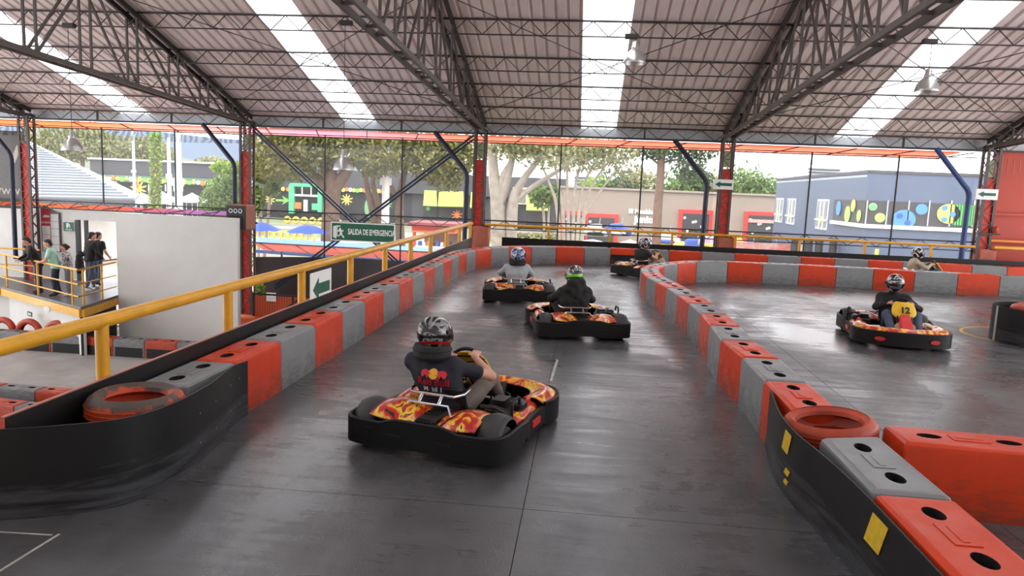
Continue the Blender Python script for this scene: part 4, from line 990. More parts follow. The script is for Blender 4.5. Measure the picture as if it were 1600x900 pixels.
def drive(t, label, cloth, hm, brace=True, look=(0, 1, 0), res=.012, sleeve=1., S=1., lean=0., J=None, bres=None):
    J = J or seat_pose(lean, look)
    J = {k_: ((v[0]-.07, v[1], v[2]) if k_[:2] not in ('hd', 'th', 'gn', 'fa') else v) for k_, v in J.items()}
    o, b, parts = person(J, t.location.copy(), t.rotation_euler.z, label, cloth, res, S, sleeve, 1.45, 'drivers in the karts', False, bres=bres)
    h, dims = helmet(o, b['head'], b['f'], b['u'], hm)
    if brace:
        n = Vector(J['neck']); br = MB().lathe([(.075, -.03), (.15, -.045), (.165, -.02), (.165, .05), (.155, .068), (.09, .065), (.07, .02), (.075, -.03)], 24)
        q = br.build('neck_brace', 'brace_black', o, 30); q.location = n+Vector((0, -.02, .05)); q.scale = (1, .98, 1)
        MB().tube([(.167*math.cos(a), .167*math.sin(a), .03) for a in [2*PI*i/24 for i in range(24)]], .006, 5, True).build('brace_seam', 'hole_black', q)
    return o, h, dims, parts
KA = kart(-.99, 6.39, G(-15), 'nearest flame-painted go-kart, driven by the person in a navy t-shirt')
KB = kart(-1.27, 14.65, G(6), 'flame-painted go-kart of the driver in a pale grey top ahead at left')
KC = kart(-.11, 11.52, G(12), 'flame-painted go-kart of the black hooded driver in mid track')
KD = kart(1.83, 19.95, G(-52), 'flame-painted go-kart turning right behind the hairpin tip')
KE = kart(5.02, 12.30, G(180-8), 'flame-painted go-kart with yellow number shield coming towards the camera')
KF = kart(9.35, 21.05, G(-97), 'go-kart half hidden behind the far divider at right')
number_on(KE, '12')
JA = seat_pose(-.11, (.45, 1, -.05)); JA.update(wriR=(.135, .015, .655), elbR=(.33, -.06, .52), hdR=(-.12, .62, .22), thR=(-.75, .1, .2), gnR=(-.25, .45, -.8))
PA, hA, dA, pA = drive(KA, 'driver in navy printed t-shirt, taupe trousers and black helmet steering the nearest kart', dict(top='navy_cotton', leg='taupe_cloth', shoe='shoe_black', top_name='t_shirt'), 'helmet_fang', True, sleeve=.62, J=JA, res=.009, bres=.0065)
drive(KB, 'driver in pale grey sweater and blue helmet steering the left kart ahead', dict(top='hood_grey', leg='black_cotton', shoe='shoe_black', top_name='sweater'), 'helmet_blue', True, look=(.7, 1, 0), lean=.01)
JC = seat_pose(0, (-.05, 1, 0))
PC, hC, dC, pC = drive(KC, 'driver in black hooded jacket and green banded helmet seen from behind', dict(top='black_cotton', leg='black_cotton', shoe='shoe_black', top_name='hooded_jacket', wob=.005), 'helmet_green', False, J=JC, S=1.08)
obj('hood', sdf_mesh([rc((-.11, -.40, .70), (.11, -.40, .70), .075), rc((-.08, -.43, .80), (.08, -.43, .80), .062), rc((-.14, -.34, .68), (-.1, -.25, .70), .06), rc((.14, -.34, .68), (.1, -.25, .70), .06), rc((0, -.45, .62), (0, -.44, .72), .08)], .011, .05, .004), 'black_cotton', PC, True, (-.07, 0, 0))
wrap_text('122', .085, hC, dC, PI, .55, 'number_white', bold=.003)
drive(KD, 'driver in black vest and plum helmet turning right at the far bend', dict(top='black_cotton', leg='beige_cloth', shoe='shoe_pale', top_name='vest'), 'helmet_plum', False, look=(.3, 1, 0), sleeve=.35)
JE = seat_pose(.02, (.35, 1, -.05)); JE.update(toeL=(-.18, .66, .22), toeR=(.18, .66, .22))
PE, hE, dE, pE = drive(KE, 'driver in black jacket and jeans facing the camera in the right kart', dict(top='black_cotton', leg='jeans', shoe='shoe_pale', top_name='jacket'), 'helmet_pink', False, J=JE)
drive(KF, 'driver in beige jacket and black and white helmet behind the far divider', dict(top='beige_cloth', leg='jeans', shoe='shoe_black', top_name='jacket'), 'helmet_mono', False)
# ---- print on the navy t-shirt, laid onto the cloth from behind
from mathutils.bvhtree import BVHTree
def print_on(part, me, nm, m, origin, tilt):
    origin = Vector(origin)
    src = part.data; bv = BVHTree.FromPolygons([v.co.copy() for v in src.vertices], [tuple(p.vertices) for p in src.polygons])
    Mx = Matrix.Translation(origin+Vector((-.10, 0, 0))) @ Matrix.Rotation(tilt, 4, 'X') @ Matrix.Rotation(PI/2, 4, 'X')
    for v in me.vertices:
        p = Mx @ Vector((v.co.x, v.co.y, 0)); h = bv.ray_cast(Vector((p.x, p.y-1., p.z)), Vector((0, 1, 0)))
        if h[0] is not None: p = h[0]+Vector((0, -.0075-abs(v.co.z), .001))
        v.co = p
    return obj(nm, me, m, part)
def poly_mesh(polys, sub=10):
    m = MB()
    for P in polys:
        n = len(P); c = (sum(p[0] for p in P)/n, sum(p[1] for p in P)/n)
        for i in range(n):
            a, b = P[i], P[(i+1) % n]
            for k_ in range(3):
                q = [(c[0]+(a[0]-c[0])*t, c[1]+(a[1]-c[1])*t, 0) for t in (k_/3, (k_+1)/3)]+[(c[0]+(b[0]-c[0])*t, c[1]+(b[1]-c[1])*t, 0) for t in ((k_+1)/3, k_/3)]
                m.add(q, [(0, 1, 2, 3)])
    me = bpy.data.meshes.new('print'); me.from_pydata(m.v, [], m.f); return me
mat('print_red', (206, 34, 54), .6); mat('print_yellow', (238, 176, 46), .6); mat('print_white', (226, 226, 226), .6)
ts = pA['top']
print_on(ts, text_mesh('Red Bull', .085, .0004, bold=.003), 'lettering', 'print_red', (.0, -.6, .515), 0)
print_on(ts, text_mesh('M  bil 1', .058, .0004, bold=.0015), 'lettering', 'print_white', (0, -.6, .452), 0)
print_on(ts, text_mesh('o', .058, .0004, bold=.0015), 'lettering', 'print_red', (-.046, -.6, .452), 0)
circ = [(.045*math.cos(2*PI*q/16), .045*math.sin(2*PI*q/16)) for q in range(16)]
print_on(ts, poly_mesh([circ]), 'emblem_disc', 'print_yellow', (0, -.6, .585), 0)
bull = [(.012, -.005), (.03, .02), (.05, .03), (.08, .036), (.105, .028), (.118, .008), (.112, -.02), (.098, -.03), (.095, -.012), (.07, -.010), (.06, -.032), (.048, -.034), (.046, -.016), (.03, -.018)]
print_on(ts, poly_mesh([bull]), 'emblem_bull', 'print_red', (0, -.605, .582), 0); print_on(ts, poly_mesh([[(-x, y) for x, y in bull]]), 'emblem_bull', 'print_red', (0, -.605, .582), 0)
# ================================================================== things hung in the hall
def gp(x, y, z):
    r = _fw+_rt*((x-800)/FPX)-_up*((y-450)/FPX); return Vector((0, 0, CAMH))+r*((z-CAMH)/r.z)
def rect(x0, y0, x1, y1, Y):
    c = at((x0+x1)/2, (y0+y1)/2, Y); w = (at(x1, (y0+y1)/2, Y)-at(x0, (y0+y1)/2, Y)).length; h = (at((x0+x1)/2, y0, Y)-at((x0+x1)/2, y1, Y)).length
    return c, w, h
k = NT('lamp_alu'); k.b.inputs['Base Color'].default_value = lin((198, 196, 194)); k.b.inputs['Metallic'].default_value = .75; k.b.inputs['Roughness'].default_value = .32; MATS['lamp_alu'] = k.m
mat('lamp_glass', (230, 228, 224), .3)
def lamp(px, py, bx_, by_, label, Y=17.4, d=.25):
    c = at(px, py, Y); b = at(bx_, by_, Y); root = empty('pendant_lamp', (c.x, Y, c.z), 0, label, 'lamp', 'pendant lamps under the roof')
    MB().lathe([(d, -.16), (d*1.02, -.15), (d*.98, -.10), (d*.86, 0), (d*.62, .09), (d*.40, .14), (d*.30, .16), (d*.28, .15), (d*.58, .08), (d*.82, -.02), (d*.94, -.11), (d, -.16)], 28).build('shade', 'lamp_alu', root, 40)
    MB().lathe([(0, .34), (.05, .33), (.07, .30), (.07, .24), (.085, .22), (.085, .16), (.06, .15), (0, .15)], 16).build('lamp_neck', 'lamp_alu', root, 40)
    MB().lathe([(0, -.10), (.05, -.08), (.065, -.02), (.05, .06), (.03, .14), (0, .15)], 14).build('bulb', 'lamp_glass', root, True)
    bb = MB().bbox((b.x-c.x, 0, b.z-c.z), (.30, .14, .11), .015).build('ballast_box', 'dark_steel', root)
    MB().tube([(0, 0, .33), (0, 0, b.z-c.z-.05)], .008, 6).build('hanging_rod', 'black_steel', root)
    return root
lamp(992, 88, 987, 57, 'aluminium pendant lamp hanging below the central skylight strip')
lamp(1449, 132, 1453, 65, 'aluminium pendant lamp hanging below the right skylight strip')
lamp(537, 256, 541, 36, 'low hanging pendant lamp on a long rod before the big tree')
lamp(113, 226, 108, 40, 'low hanging pendant lamp at far left before the white shed roof')
# emergency exit sign
def board(name, x0, y0, x1, y1, Y, label, bm, fm, bw=.035, t=.03, cat='sign'):
    c, w, h = rect(x0, y0, x1, y1, Y); root = empty(name, c, 0, label, cat)
    MB().box((0, 0, 0), (w, t, h)).build('board', bm, root); MB().box((0, -t/2-.003, 0), (w-2*bw, .006, h-2*bw)).build('face', fm, root)
    MB().box((0, .12, 0), (.06, .22, .06)).build('bracket', 'dark_steel', root)
    return root, w, h, -t/2-.008
r_, w, h, fy = board('exit_sign', 517, 348.5, 617, 378, 23.1, 'large green emergency exit sign hung over the left railing', 'white_paint', 'green_sign')
text_obj('lettering', 'SALIDA DE EMERGENCIA', .255, 'white_paint', r_, face_m((w*.135, fy, -.0)) @ Matrix.Scale(.545, 4, (1, 0, 0)), extrude=.002, bold=.006)
x0 = -w/2
def door_icon(root, cx, cz, s, fy, m='white_paint'):
    P = lambda pts: [(cx+x*s, fy, cz+z*s) for x, z in pts]
    for nm, pts in (('door_leaf', [(-.5, -.5), (-.5, .42), (-.22, .5), (-.22, -.62)]), ('door_frame', [(-.20, .5), (.12, .5), (.12, .40), (-.12, .40), (-.12, -.45), (-.20, -.45)]),
                    ('runner', [(.02, .30), (.16, .30), (.24, .08), (.36, .16), (.42, .08), (.26, -.06), (.30, -.24), (.50, -.48), (.40, -.56), (.18, -.26), (.08, -.40), (-.08, -.42), (-.08, -.32), (.04, -.30), (.10, -.08), (.02, .02), (-.10, -.04), (-.14, .06), (.02, .16)])):
        a = P(pts); b = [(p[0], p[1]-.003, p[2]) for p in a]; n = len(pts)
        MB().add(a+b, [tuple(range(n)), tuple(range(2*n-1, n-1, -1))]+[(i, (i+1) % n, n+(i+1) % n, n+i) for i in range(n)]).build(nm, m, root)
door_icon(r_, x0+.27, 0, .38, fy)
for s in (-.85, .85): MB().tube([(s, 0, h/2), (s, .52, 1.0-r_.location.z)], .01, 5).build('hanger', 'black_steel', r_)
def arrow(root, w, h, fy, m='green_sign', d=-1):
    pts = [(-.5, 0), (-.18, .5), (-.18, .24), (.5, .24), (.5, -.24), (-.18, -.24), (-.18, -.5)]
    a = [(-d*x*w, fy, z*h) for x, z in pts]; b = [(p[0], p[1]-.003, p[2]) for p in a]
    MB().add(a+b, [(0, 1, 6), (2, 3, 4, 5), (1, 2, 5, 6), (13, 8, 7), (12, 11, 10, 9), (13, 12, 9, 8)]+[(i, (i+1) % 7, 7+(i+1) % 7, 7+i) for i in range(7)]).build('arrow', m, root)
r_, w, h, fy = board('arrow_sign', 1114, 280.5, 1146, 296, 23.2, 'white sign with green left arrow on the column before the tan building', 'white_paint', 'white_paint', .01); arrow(r_, w*.84, h*.62, fy)
r_, w, h, fy = board('arrow_sign', 1524, 295.5, 1559, 312, 23.2, 'white sign with green left arrow beside the orange wall', 'white_paint', 'white_paint', .01); arrow(r_, w*.80, h*.55, fy)
# arrow sign tied to the left railing, facing the track
rs = empty('arrow_sign', (-3.50, 9.52, .74), PI/2, 'white sign with green left arrow tied to the left yellow railing', 'sign')
MB().box((0, 0, 0), (.78, .012, .46)).build('board', 'white_paint', rs); arrow(rs, .62, .30, -.010)
text_obj('lettering', 'SALIDA', .07, 'green_sign', rs, face_m((0, -.009, -.18)), extrude=.001)
# loudspeaker on the column
sp = empty('loudspeaker', at(377, 339, 22.85), G(-12), 'black loudspeaker box with three round dials on the left column', 'loudspeaker')
MB().bbox((0, .0, 0), (.72, .5, .80), .03).build('cabinet', mat('cabinet_brown', (150, 92, 72), .6), sp)
MB().box((0, -.262, -.02), (.70, .03, .76)).build('front', 'black_rubber', sp)
for q in (-.18, 0, .18): MB().lathe([(.045, 0), (.075, -.004), (.075, .012), (.045, .012), (.045, 0)], 16, (q, -.29, .20), 'y').build('dial_ring', 'grey_metal', sp, 30)
MB().box((0, -.285, -.15), (.5, .012, .38)).build('grille', 'hole_black', sp)
MB().tube([(0, .25, -.2), (.2, .55, -.2)], .03, 8).build('bracket', 'black_steel', sp)
# ================================================================== white wall, platform, left corner
c, w, h = rect(183, 333, 371, 560, 21.3); zt_ = at(183, 332.5, 21.3).z
xl, xr = at(183, 430, 21.3).x, at(371, 430, 21.3).x
o = MB().box(((xl+xr)/2, 21.4, (zt_+LOW)/2), (xr-xl, .16, zt_-LOW)).build('wall_white', 'white_wall'); tag(o, None, None, None, 'structure')
PZ = -1.6
p0, p1, p2 = gp(0, 447, PZ), gp(126, 480, PZ), gp(183, 465, PZ)
poly = [(-25, p0.y+(p0.x+25)*.0), (p0.x, p0.y), (p1.x, p1.y), (xl-.03, 21.31), (xl-.03, 23.9), (-25, 23.9)]
pf = MB().prism(poly, PZ-.07, PZ).build('platform', 'platform_deck'); tag(pf, 'raised spectator platform with dark deck and yellow edge beam', 'platform')
for a, b in ((poly[0], poly[1]), (poly[1], poly[2]), (poly[2], poly[3])):
    a = Vector((*a, PZ-.19)); b = Vector((*b, PZ-.19)); MB().bar(a+Vector((0, .08, 0)), b+Vector((-.04, .06, 0)), .1, .22).build('edge_beam', 'yellow_paint', pf)
d = (Vector(poly[2])-Vector(poly[1])).normalized()
MB().wall([(poly[0][0], poly[0][1]+.35), (poly[1][0], poly[1][1]+.35), (poly[2][0]-.25, poly[2][1]+.42)], LOW, PZ-.30, .08).build('skirt_wall', 'white_wall', pf)
MB().wall([(poly[2][0]-.25, poly[2][1]+.42), (poly[3][0]-.02, poly[3][1]-.02)], LOW, PZ-.25, .08).build('side_skirt', 'black_rubber', pf)
hexa = MB().lathe([(0, -.02), (.10, -.02), (.10, .02), (0, .02)], 6, tuple(gp(68, 476, PZ)+Vector((.1, .0, -.13))), 'y').build('edge_plate', 'white_paint', pf)
c, w, h = rect(35.5, 488, 50, 495, 20.6); sg = empty('small_exit_sign', (c.x, at(42, 491, 20.7).y, c.z), G(-30), 'tiny green exit sign on the white skirt under the platform', 'sign')
MB().box((0, 0, 0), (w, .02, h)).build('board', 'green_sign', sg); MB().box((-.06, -.012, 0), (.05, .006, .07)).build('mark', 'white_paint', sg); MB().box((.05, -.012, 0), (.12, .006, .04)).build('mark', 'white_paint', sg)
# platform railing in two runs plus one behind
a, b, c_ = Vector(poly[1])+Vector((.02, .12)), Vector(poly[2])+Vector((-.12, .1)), Vector(poly[3])+Vector((-.05, .05))
rp_ = [tuple(a+(b-a)*t) for t in (-.35, .06, .5, .93)]
railing('yellow_railing', [rp_[0], tuple(b), tuple(c_)], rp_[1:]+[tuple(b+(c_-b)*.12), tuple(b+(c_-b)*.6)], 'yellow railing the spectators lean on along the platform edge', PZ, PZ+1.03, .032, .03, [PZ+.27, PZ+.62])
railing('yellow_railing', [(-24.5, 22.9), (-18.2, 22.95)], [(-22, 22.9), (-20.2, 22.92), (-18.4, 22.95)], 'yellow railing behind the spectators by the lattice column', PZ, PZ+1.1, .03, .028, [PZ+.55])
railing('yellow_railing', [(xl-1.25, 23.75), (xl-.1, 23.75)], [(xl-.8, 23.75), (xl-.3, 23.75)], 'short yellow railing seen through the doorway', PZ, PZ+1.05, .03, .028, [PZ+.35, PZ+.7])
# back wall with doorway
xd0, xd1 = at(121, 400, 23.95).x, at(181, 400, 23.95).x; zd = at(150, 345, 23.95).z
wl = empty('wall_left', (0, 0, 0), 0, None, None, None, 'structure')
MB().box(((-26+xd0)/2, 24.0, (PZ+.80)/2), (xd0+26, .1, .80-PZ)).build('panel', 'white_wall', wl)
MB().box(((xd0+xd1+.7)/2, 24.0, (zd+.80)/2), (xd1+.7-xd0, .1, .80-zd)).build('lintel', 'white_wall', wl)
dj = empty('door_1', ((xd0)+.1, 23.9, PZ), 0, None, None, None, 'structure'); MB().box((0, 0, (zd-PZ)/2), (.13, .12, zd-PZ)).build('door_jamb', 'black_steel', dj); MB().box((.28, .03, (zd-PZ)/2), (.10, .1, zd-PZ)).build('door_jamb', 'black_steel', dj)
# information board and exit sign on that wall
cb = at(79, 355, 23.9); ib = empty('notice_board', (cb.x, 23.9, cb.z), 0, 'tall red and white notice board behind the lattice column', 'board')
mat('board_red', (176, 34, 48), .5); mat('board_frame', (92, 84, 86), .5); mat('board_grey', (206, 206, 206), .6)
def px(v): return v*23.9/FPX*1.02
pts = [(-15.5, -40), (17, -40), (17, 24), (8, 26), (0, 33), (-8, 35), (-15.5, 31)]
def flat(pts, y0, y1, nm, m, root):
    a = [(px(x), y0, px(z)) for x, z in pts]; b = [(px(x), y1, px(z)) for x, z in pts]; n = len(pts)
    return MB().add(a+b, [tuple(range(n)), tuple(range(2*n-1, n-1, -1))]+[(i, (i+1) % n, n+(i+1) % n, n+i) for i in range(n)]).build(nm, m, root)
flat(pts, -.03, .03, 'frame', 'board_frame', ib); flat([(-14, -39), (1, -39), (1, 29), (-8, 32.5), (-14, 29)], -.035, -.03, 'red_panel', 'board_red', ib)
flat([(-13.5, -39), (.5, -39), (.5, 2), (-13.5, 2)], -.04, -.035, 'list_panel', 'board_grey', ib); flat([(2, -39), (15.5, -39), (15.5, 22), (2, 22)], -.04, -.03, 'list_panel', 'board_grey', ib)
flat([(-12, 16), (-8, 20), (0, 19), (0, 16)], -.044, -.035, 'emblem', 'board_grey', ib)
for z in (-12, -26): flat([(-13.5, z), (.5, z), (.5, z-.5), (-13.5, z-.5)], -.044, -.04, 'row_line', 'board_red', ib)
for z in (10, -2, -14, -28): flat([(2, z), (15.5, z), (15.5, z-.5), (2, z-.5)], -.044, -.04, 'row_line', 'board_frame', ib)
text_obj('lettering', 'SECUENCIA', .09, 'white_paint', ib, face_m((px(-6.5), -.037, px(7.5))), extrude=.001)
r_, w, h, fy = board('exit_sign', 99, 346.5, 116.5, 362, 23.85, 'small green exit sign on the white wall beside the doorway', 'white_paint', 'green_sign', .012, .02); door_icon(r_, 0, .05, .16, fy)
text_obj('lettering', 'SALIDA', .075, 'white_paint', r_, face_m((0, fy, -.10)), extrude=.001)
# big dark printed banner beyond the far left column
bn = empty('banner', at(10, 270, 24.6), 0, 'dark printed banner with pale letters beyond the far left column', 'banner')
mat('banner_dark', (66, 60, 56), .7, vary=.2); mat('banner_pale', (190, 182, 168), .7)
MB().box((-1.2, 0, .1), (4.0, .04, 2.75)).build('cloth', 'banner_dark', bn); text_obj('lettering', 'www', .5, 'banner_pale', bn, face_m((-.02, -.03, -.62)), extrude=.002)
MB().bar((.55, -.03, .95), (.25, -.03, .30), .18, .01, (0, 1, 0)).build('print_stroke', 'banner_pale', bn); MB().bar((.75, -.03, .95), (.55, -.03, .35), .10, .01, (0, 1, 0)).build('print_stroke', 'banner_pale', bn)
MB().prism([(-.6, .0), (.75, 0), (.75, .25), (.3, .4), (-.2, .45), (-.6, .42)], -.03, -.024).build('print_shape', 'banner_pale', bn, loc=(0, 0, .0), rot=(PI/2, 0, 0))
# ---- spectators
mat('mint_cotton', (168, 214, 196), .85, vary=.08); mat('dark_jeans', (44, 52, 74), .85, vary=.2); mat('grey_jeans', (112, 118, 130), .85, vary=.2)
k = NT('leaf_print'); v = k.coord('Object'); r = k.ramp(k.noise(v, 26, 2, .5, 1), [(.0, lin((40, 40, 52))), (.5, lin((206, 204, 206))), (.62, lin((70, 66, 84)))], True); k.l(r.outputs[0], k.b.inputs['Base Color']); MATS['leaf_print'] = k.m
def stand(lean=.0, arms='rail', step=.0, look=(0, 1, -.25)):
    J = dict(hip=(0, 0, .93), waist=(0, lean*.3, 1.06), chest=(0, lean*.7, 1.26), neck=(0, lean+.01, 1.44), head=(0, lean*1.25+.03, 1.60), face=look,
             shoL=(-.185, lean, 1.39), shoR=(.185, lean, 1.39), hipL=(-.09, 0, .90), hipR=(.09, 0, .90),
             kneL=(-.10, .03+step, .50), kneR=(.10, .03-step*.3, .50), ankL=(-.10, -.02+step*1.3, .085), ankR=(.11, -.02-step*1.4, .085+.03*(step > 0)), toeL=(-.12, .12+step*1.3, .045), toeR=(.13, .12-step*1.4, .045))
    if arms == 'rail': J.update(elbL=(-.27, lean+.10, 1.13), elbR=(.27, lean+.10, 1.13), wriL=(-.20, lean+.27, 1.06), wriR=(.20, lean+.27, 1.06), hdL=(.2, .9, -.35), hdR=(-.2, .9, -.35), thL=(1, 0, 0), thR=(-1, 0, 0), gnL=(0, 0, -1), gnR=(0, 0, -1))
    elif arms == 'fold': J.update(elbL=(-.24, lean+.02, 1.12), elbR=(.24, lean+.02, 1.12), wriL=(-.03, lean+.23, 1.14), wriR=(.05, lean+.24, 1.10), hdL=(1, .3, .1), hdR=(-1, .3, .1), thL=(0, 0, 1), thR=(0, 0, 1), gnL=(0, -1, 0), gnR=(0, -1, 0))
    else: J.update(elbL=(-.27, lean-.02, 1.12), elbR=(.28, lean+.02, 1.12), wriL=(-.25, lean+.14, .93), wriR=(.27, lean+.18, .96), hdL=(0, .5, -.8), hdR=(0, .6, -.7), thL=(0, 1, .2), thR=(0, 1, .2), gnL=(1, 0, 0), gnR=(-1, 0, 0))
    return J
def spect(px_, py_, rz, J, label, cloth, S, res=.016, **kw):
    p = gp(px_, py_, PZ); o, b, parts = person(J, (p.x, p.y, PZ), rz, label, cloth, res, 1., kw.get('sleeve', 1.), .8, 'spectators on the platform'); o.scale = (S, S, S); return o
spect(62, 459, G(140), stand(.20, 'rail', 0, (.1, 1, -.7)), 'spectator in black sweater bending over the platform railing', dict(top='black_cotton', leg='dark_jeans', shoe='shoe_black', top_name='sweater'), 1.0)
spect(89, 463, G(118), stand(.12, 'rail', .03, (0, 1, -.6)), 'spectator in mint polo shirt and dark jeans at the platform railing', dict(top='mint_cotton', leg='dark_jeans', shoe='shoe_black', top_name='polo_shirt'), .985, sleeve=.6)
spect(109, 462.5, G(112), stand(.06, 'fold', 0, (0, 1, -.5)), 'spectator in leaf patterned top and grey trousers on the platform', dict(top='leaf_print', leg='grey_jeans', shoe='shoe_pale', top_name='blouse', bun=True), .91)
pd_ = spect(142, 452, G(-25), stand(.05, 'down', .12, (.2, 1, -.1)), 'spectator in black sweater and jeans walking away to the doorway', dict(top='black_cotton', leg='jeans', shoe='shoe_pale', top_name='sweater', hair='hair_brown' if 'hair_brown' in MATS else 'hair_dark'), 1.06)
spect(153, 447, G(-8), stand(.04, 'down', .06, (.3, 1, -.1)), 'spectator in black t-shirt at the doorway behind the walking one', dict(top='black_cotton', leg='jeans', shoe='shoe_black', top_name='t_shirt'), 1.03, sleeve=.55)
jp = gp(122, 455, PZ); jk = empty('jacket', (jp.x+.12, jp.y-.05, PZ), 0, 'black jacket held at the side of the walking spectator', 'jacket')
obj('jacket_cloth', sdf_mesh([rc((0, 0, 1.1), (.02, 0, .72), .10, .13), rc((.0, .05, 1.25), (.12, .05, 1.18), .05), rc((-.06, 0, .9), (-.05, .02, .62), .07, .06)], .016, .06, .006), 'black_cotton', jk, True)
# ---- lower left corner by the column: tarp, gate, cone
tp = MB().grid(lambda u, v: (-10.9+7.1*u, 23.5+.05*math.sin(26*u+3*v)*(.4+v), -.42-2.2*v+.12*math.sin(PI*u)), 60, 8).build('tarpaulin', mat('tarp_dark', (62, 56, 58), .6, vary=.2), None, True); tag(tp, 'dark tarpaulin screen hung behind the left railing', 'tarpaulin')
gt = empty('mesh_gate', (-9.3, 22.4, LOW), 0, 'orange mesh gate with black frame beside the left column', 'gate')
mat('gate_orange', (206, 84, 40), .6); mat('orange_fence', (208, 96, 44), .6)
MB().box((0, 0, .82), (2.3, .03, 1.5)).build('mesh_panel', 'gate_orange', gt)
for x in (-1.15, .15, 1.15): MB().box((x, -.03, .82), (.05, .05, 1.64)).build('gate_post', 'black_steel', gt)
MB().box((0, -.03, 1.62), (2.35, .05, .05)).build('gate_rail', 'black_steel', gt)
for q in (-.05, .05): MB().bar((-1.7, -.2+q, 0), (.9, -.2+q, 1.9), .035).build('gate_brace', 'black_steel', gt)
wires = MB()
for i in range(28): wires.box((-1.1+i*.081, -.018, .82), (.008, .008, 1.5))
for i in range(18): wires.box((0, -.018, .1+i*.083), (2.25, .008, .008))
o = wires.build('wire_mesh', mat('wire_orange', (150, 60, 30), .6), gt); o['kind'] = 'stuff'
MB().box((-.55, -.05, 1.55), (.32, .01, .28)).build('paper_notice', 'white_paint', gt)
o = MB().bbox((-10.75, 22.3, LOW+.45), (1.0, .5, .9), .04).build('crash_pad', 'orange_fence'); tag(o, 'orange crash pad at the foot of the left column', 'pad')
cn = empty('traffic_cone', (-7.55, 22.3, LOW), 0, 'orange traffic cone with white bands beside the mesh gate', 'cone')
MB().lathe([(.03, 1.25), (.055, 1.25), (.17, .3), (.2, .1), (.2, 0), (0, 0)], 20).build('cone_body', 'orange_plastic', cn, 30); MB().bbox((0, 0, .03), (.5, .5, .06), .02).build('cone_base', 'black_rubber', cn)
for z in (.55, .9): MB().lathe([(.17-.12*(z-.3)+.012, z-.08), (.17-.12*(z-.3)-.002, z+.08)], 20).build('white_band', 'white_paint', cn, 30)
# ================================================================== outside: trees
mat('bark_brown', (128, 104, 88), .9, vary=.35, vscale=3, bump=.6, bscale=6); mat('bark_pale', (178, 166, 152), .9, vary=.3, vscale=4, bump=.5, bscale=7)
def leaf_mat(name, c1, c2, tr=.3):
    k = NT(name); g = k.n('ShaderNodeNewGeometry'); r = k.ramp(g.outputs['Random Per Island'], [(0, lin(c1)), (1, lin(c2))])
    k.l(r.outputs[0], k.b.inputs['Base Color']); k.b.inputs['Roughness'].default_value = .6; t = k.n('ShaderNodeBsdfTranslucent'); k.l(r.outputs[0], t.inputs[0])
    mx = k.n('ShaderNodeMixShader'); mx.inputs[0].default_value = tr; k.l(k.b.outputs[0], mx.inputs[1]); k.l(t.outputs[0], mx.inputs[2]); k.l(mx.outputs[0], k.o.inputs[0]); MATS[name] = k.m
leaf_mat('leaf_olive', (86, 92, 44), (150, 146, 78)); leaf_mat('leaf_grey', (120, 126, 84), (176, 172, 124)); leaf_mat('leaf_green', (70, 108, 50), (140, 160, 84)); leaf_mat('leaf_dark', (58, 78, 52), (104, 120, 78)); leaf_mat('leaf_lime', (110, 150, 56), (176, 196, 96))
def leaves(blobs, n, size, seed=0):
    rg = np.random.RandomState(seed); vol = np.array([b[1][0]*b[1][1]*b[1][2] for b in blobs])**.7; vol = vol/vol.sum()
    V = np.zeros((n*4, 3)); pick = rg.choice(len(blobs), n, p=vol)
    cen = np.array([b[0] for b in blobs], float)[pick]; rad = np.array([b[1] for b in blobs], float)[pick]
    d = rg.normal(size=(n, 3)); d /= np.linalg.norm(d, axis=1)[:, None]; r = rg.rand(n)**.45
    p = cen+d*rad*r[:, None]
    a = rg.normal(size=(n, 3)); a /= np.linalg.norm(a, axis=1)[:, None]; b = np.cross(a, rg.normal(size=(n, 3))); b /= np.linalg.norm(b, axis=1)[:, None]
    s = size*(.6+.8*rg.rand(n))[:, None]
    V[0::4] = p-a*s; V[1::4] = p+b*s*.45; V[2::4] = p+a*s; V[3::4] = p-b*s*.45
    me = bpy.data.meshes.new('leaves'); me.from_pydata(V.tolist(), [], np.arange(n*4).reshape(n, 4).tolist()); return me
def tree(name, label, base, stems, blobs, n, lsize, lm, bark, cat='tree', group='trees outside the hall', seed=1):
    root = empty(name, base, 0, label, cat, group); o0 = Vector(base)
    for pts, r0, r1 in stems:
        P = cat_sm([Vector(p)-o0 for p in pts], 4); m = len(P)
        MB().tube(P, 0, 9, rs=[r0+(r1-r0)*i/(m-1) for i in range(m)]).build('trunk' if r0 > .2 else 'branch', bark, root, True)
    if n:
        o = obj('foliage', leaves([((Vector(c)-o0), r) for c, r in blobs], n, lsize, seed), lm, root); o['kind'] = 'stuff'
    return root
def A(x, y, Y): return at(x, y, Y)
def grd(x, Y): p = at(x, 400, Y); return Vector((p.x, Y, LOW))
def blob(x, y, Y, rx, rz, ry=None): return (A(x, y, Y), (rx, ry or rx*.8, rz))
tree('big_tree', 'massive olive green tree with thick brown trunk behind the exit sign', grd(505, 42), [([grd(514, 42), A(517, 330, 42), A(520, 290, 42), A(505, 240, 42)], .56, .38), ([A(520, 300, 42), A(545, 262, 42), A(560, 225, 42)], .4, .2), ([A(516, 295, 42), A(470, 258, 42), A(440, 225, 42)], .35, .18)],
     [blob(455, 238, 41, 2.6, 1.6), blob(440, 262, 42, 2.0, .9), blob(500, 225, 42, 2.6, 1.2), blob(560, 230, 41, 2.5, 1.3), blob(590, 255, 43, 1.6, .9), blob(520, 205, 42, 3.4, .9), blob(430, 215, 42, 1.8, 1.0)], 9000, .17, 'leaf_olive', 'bark_brown')
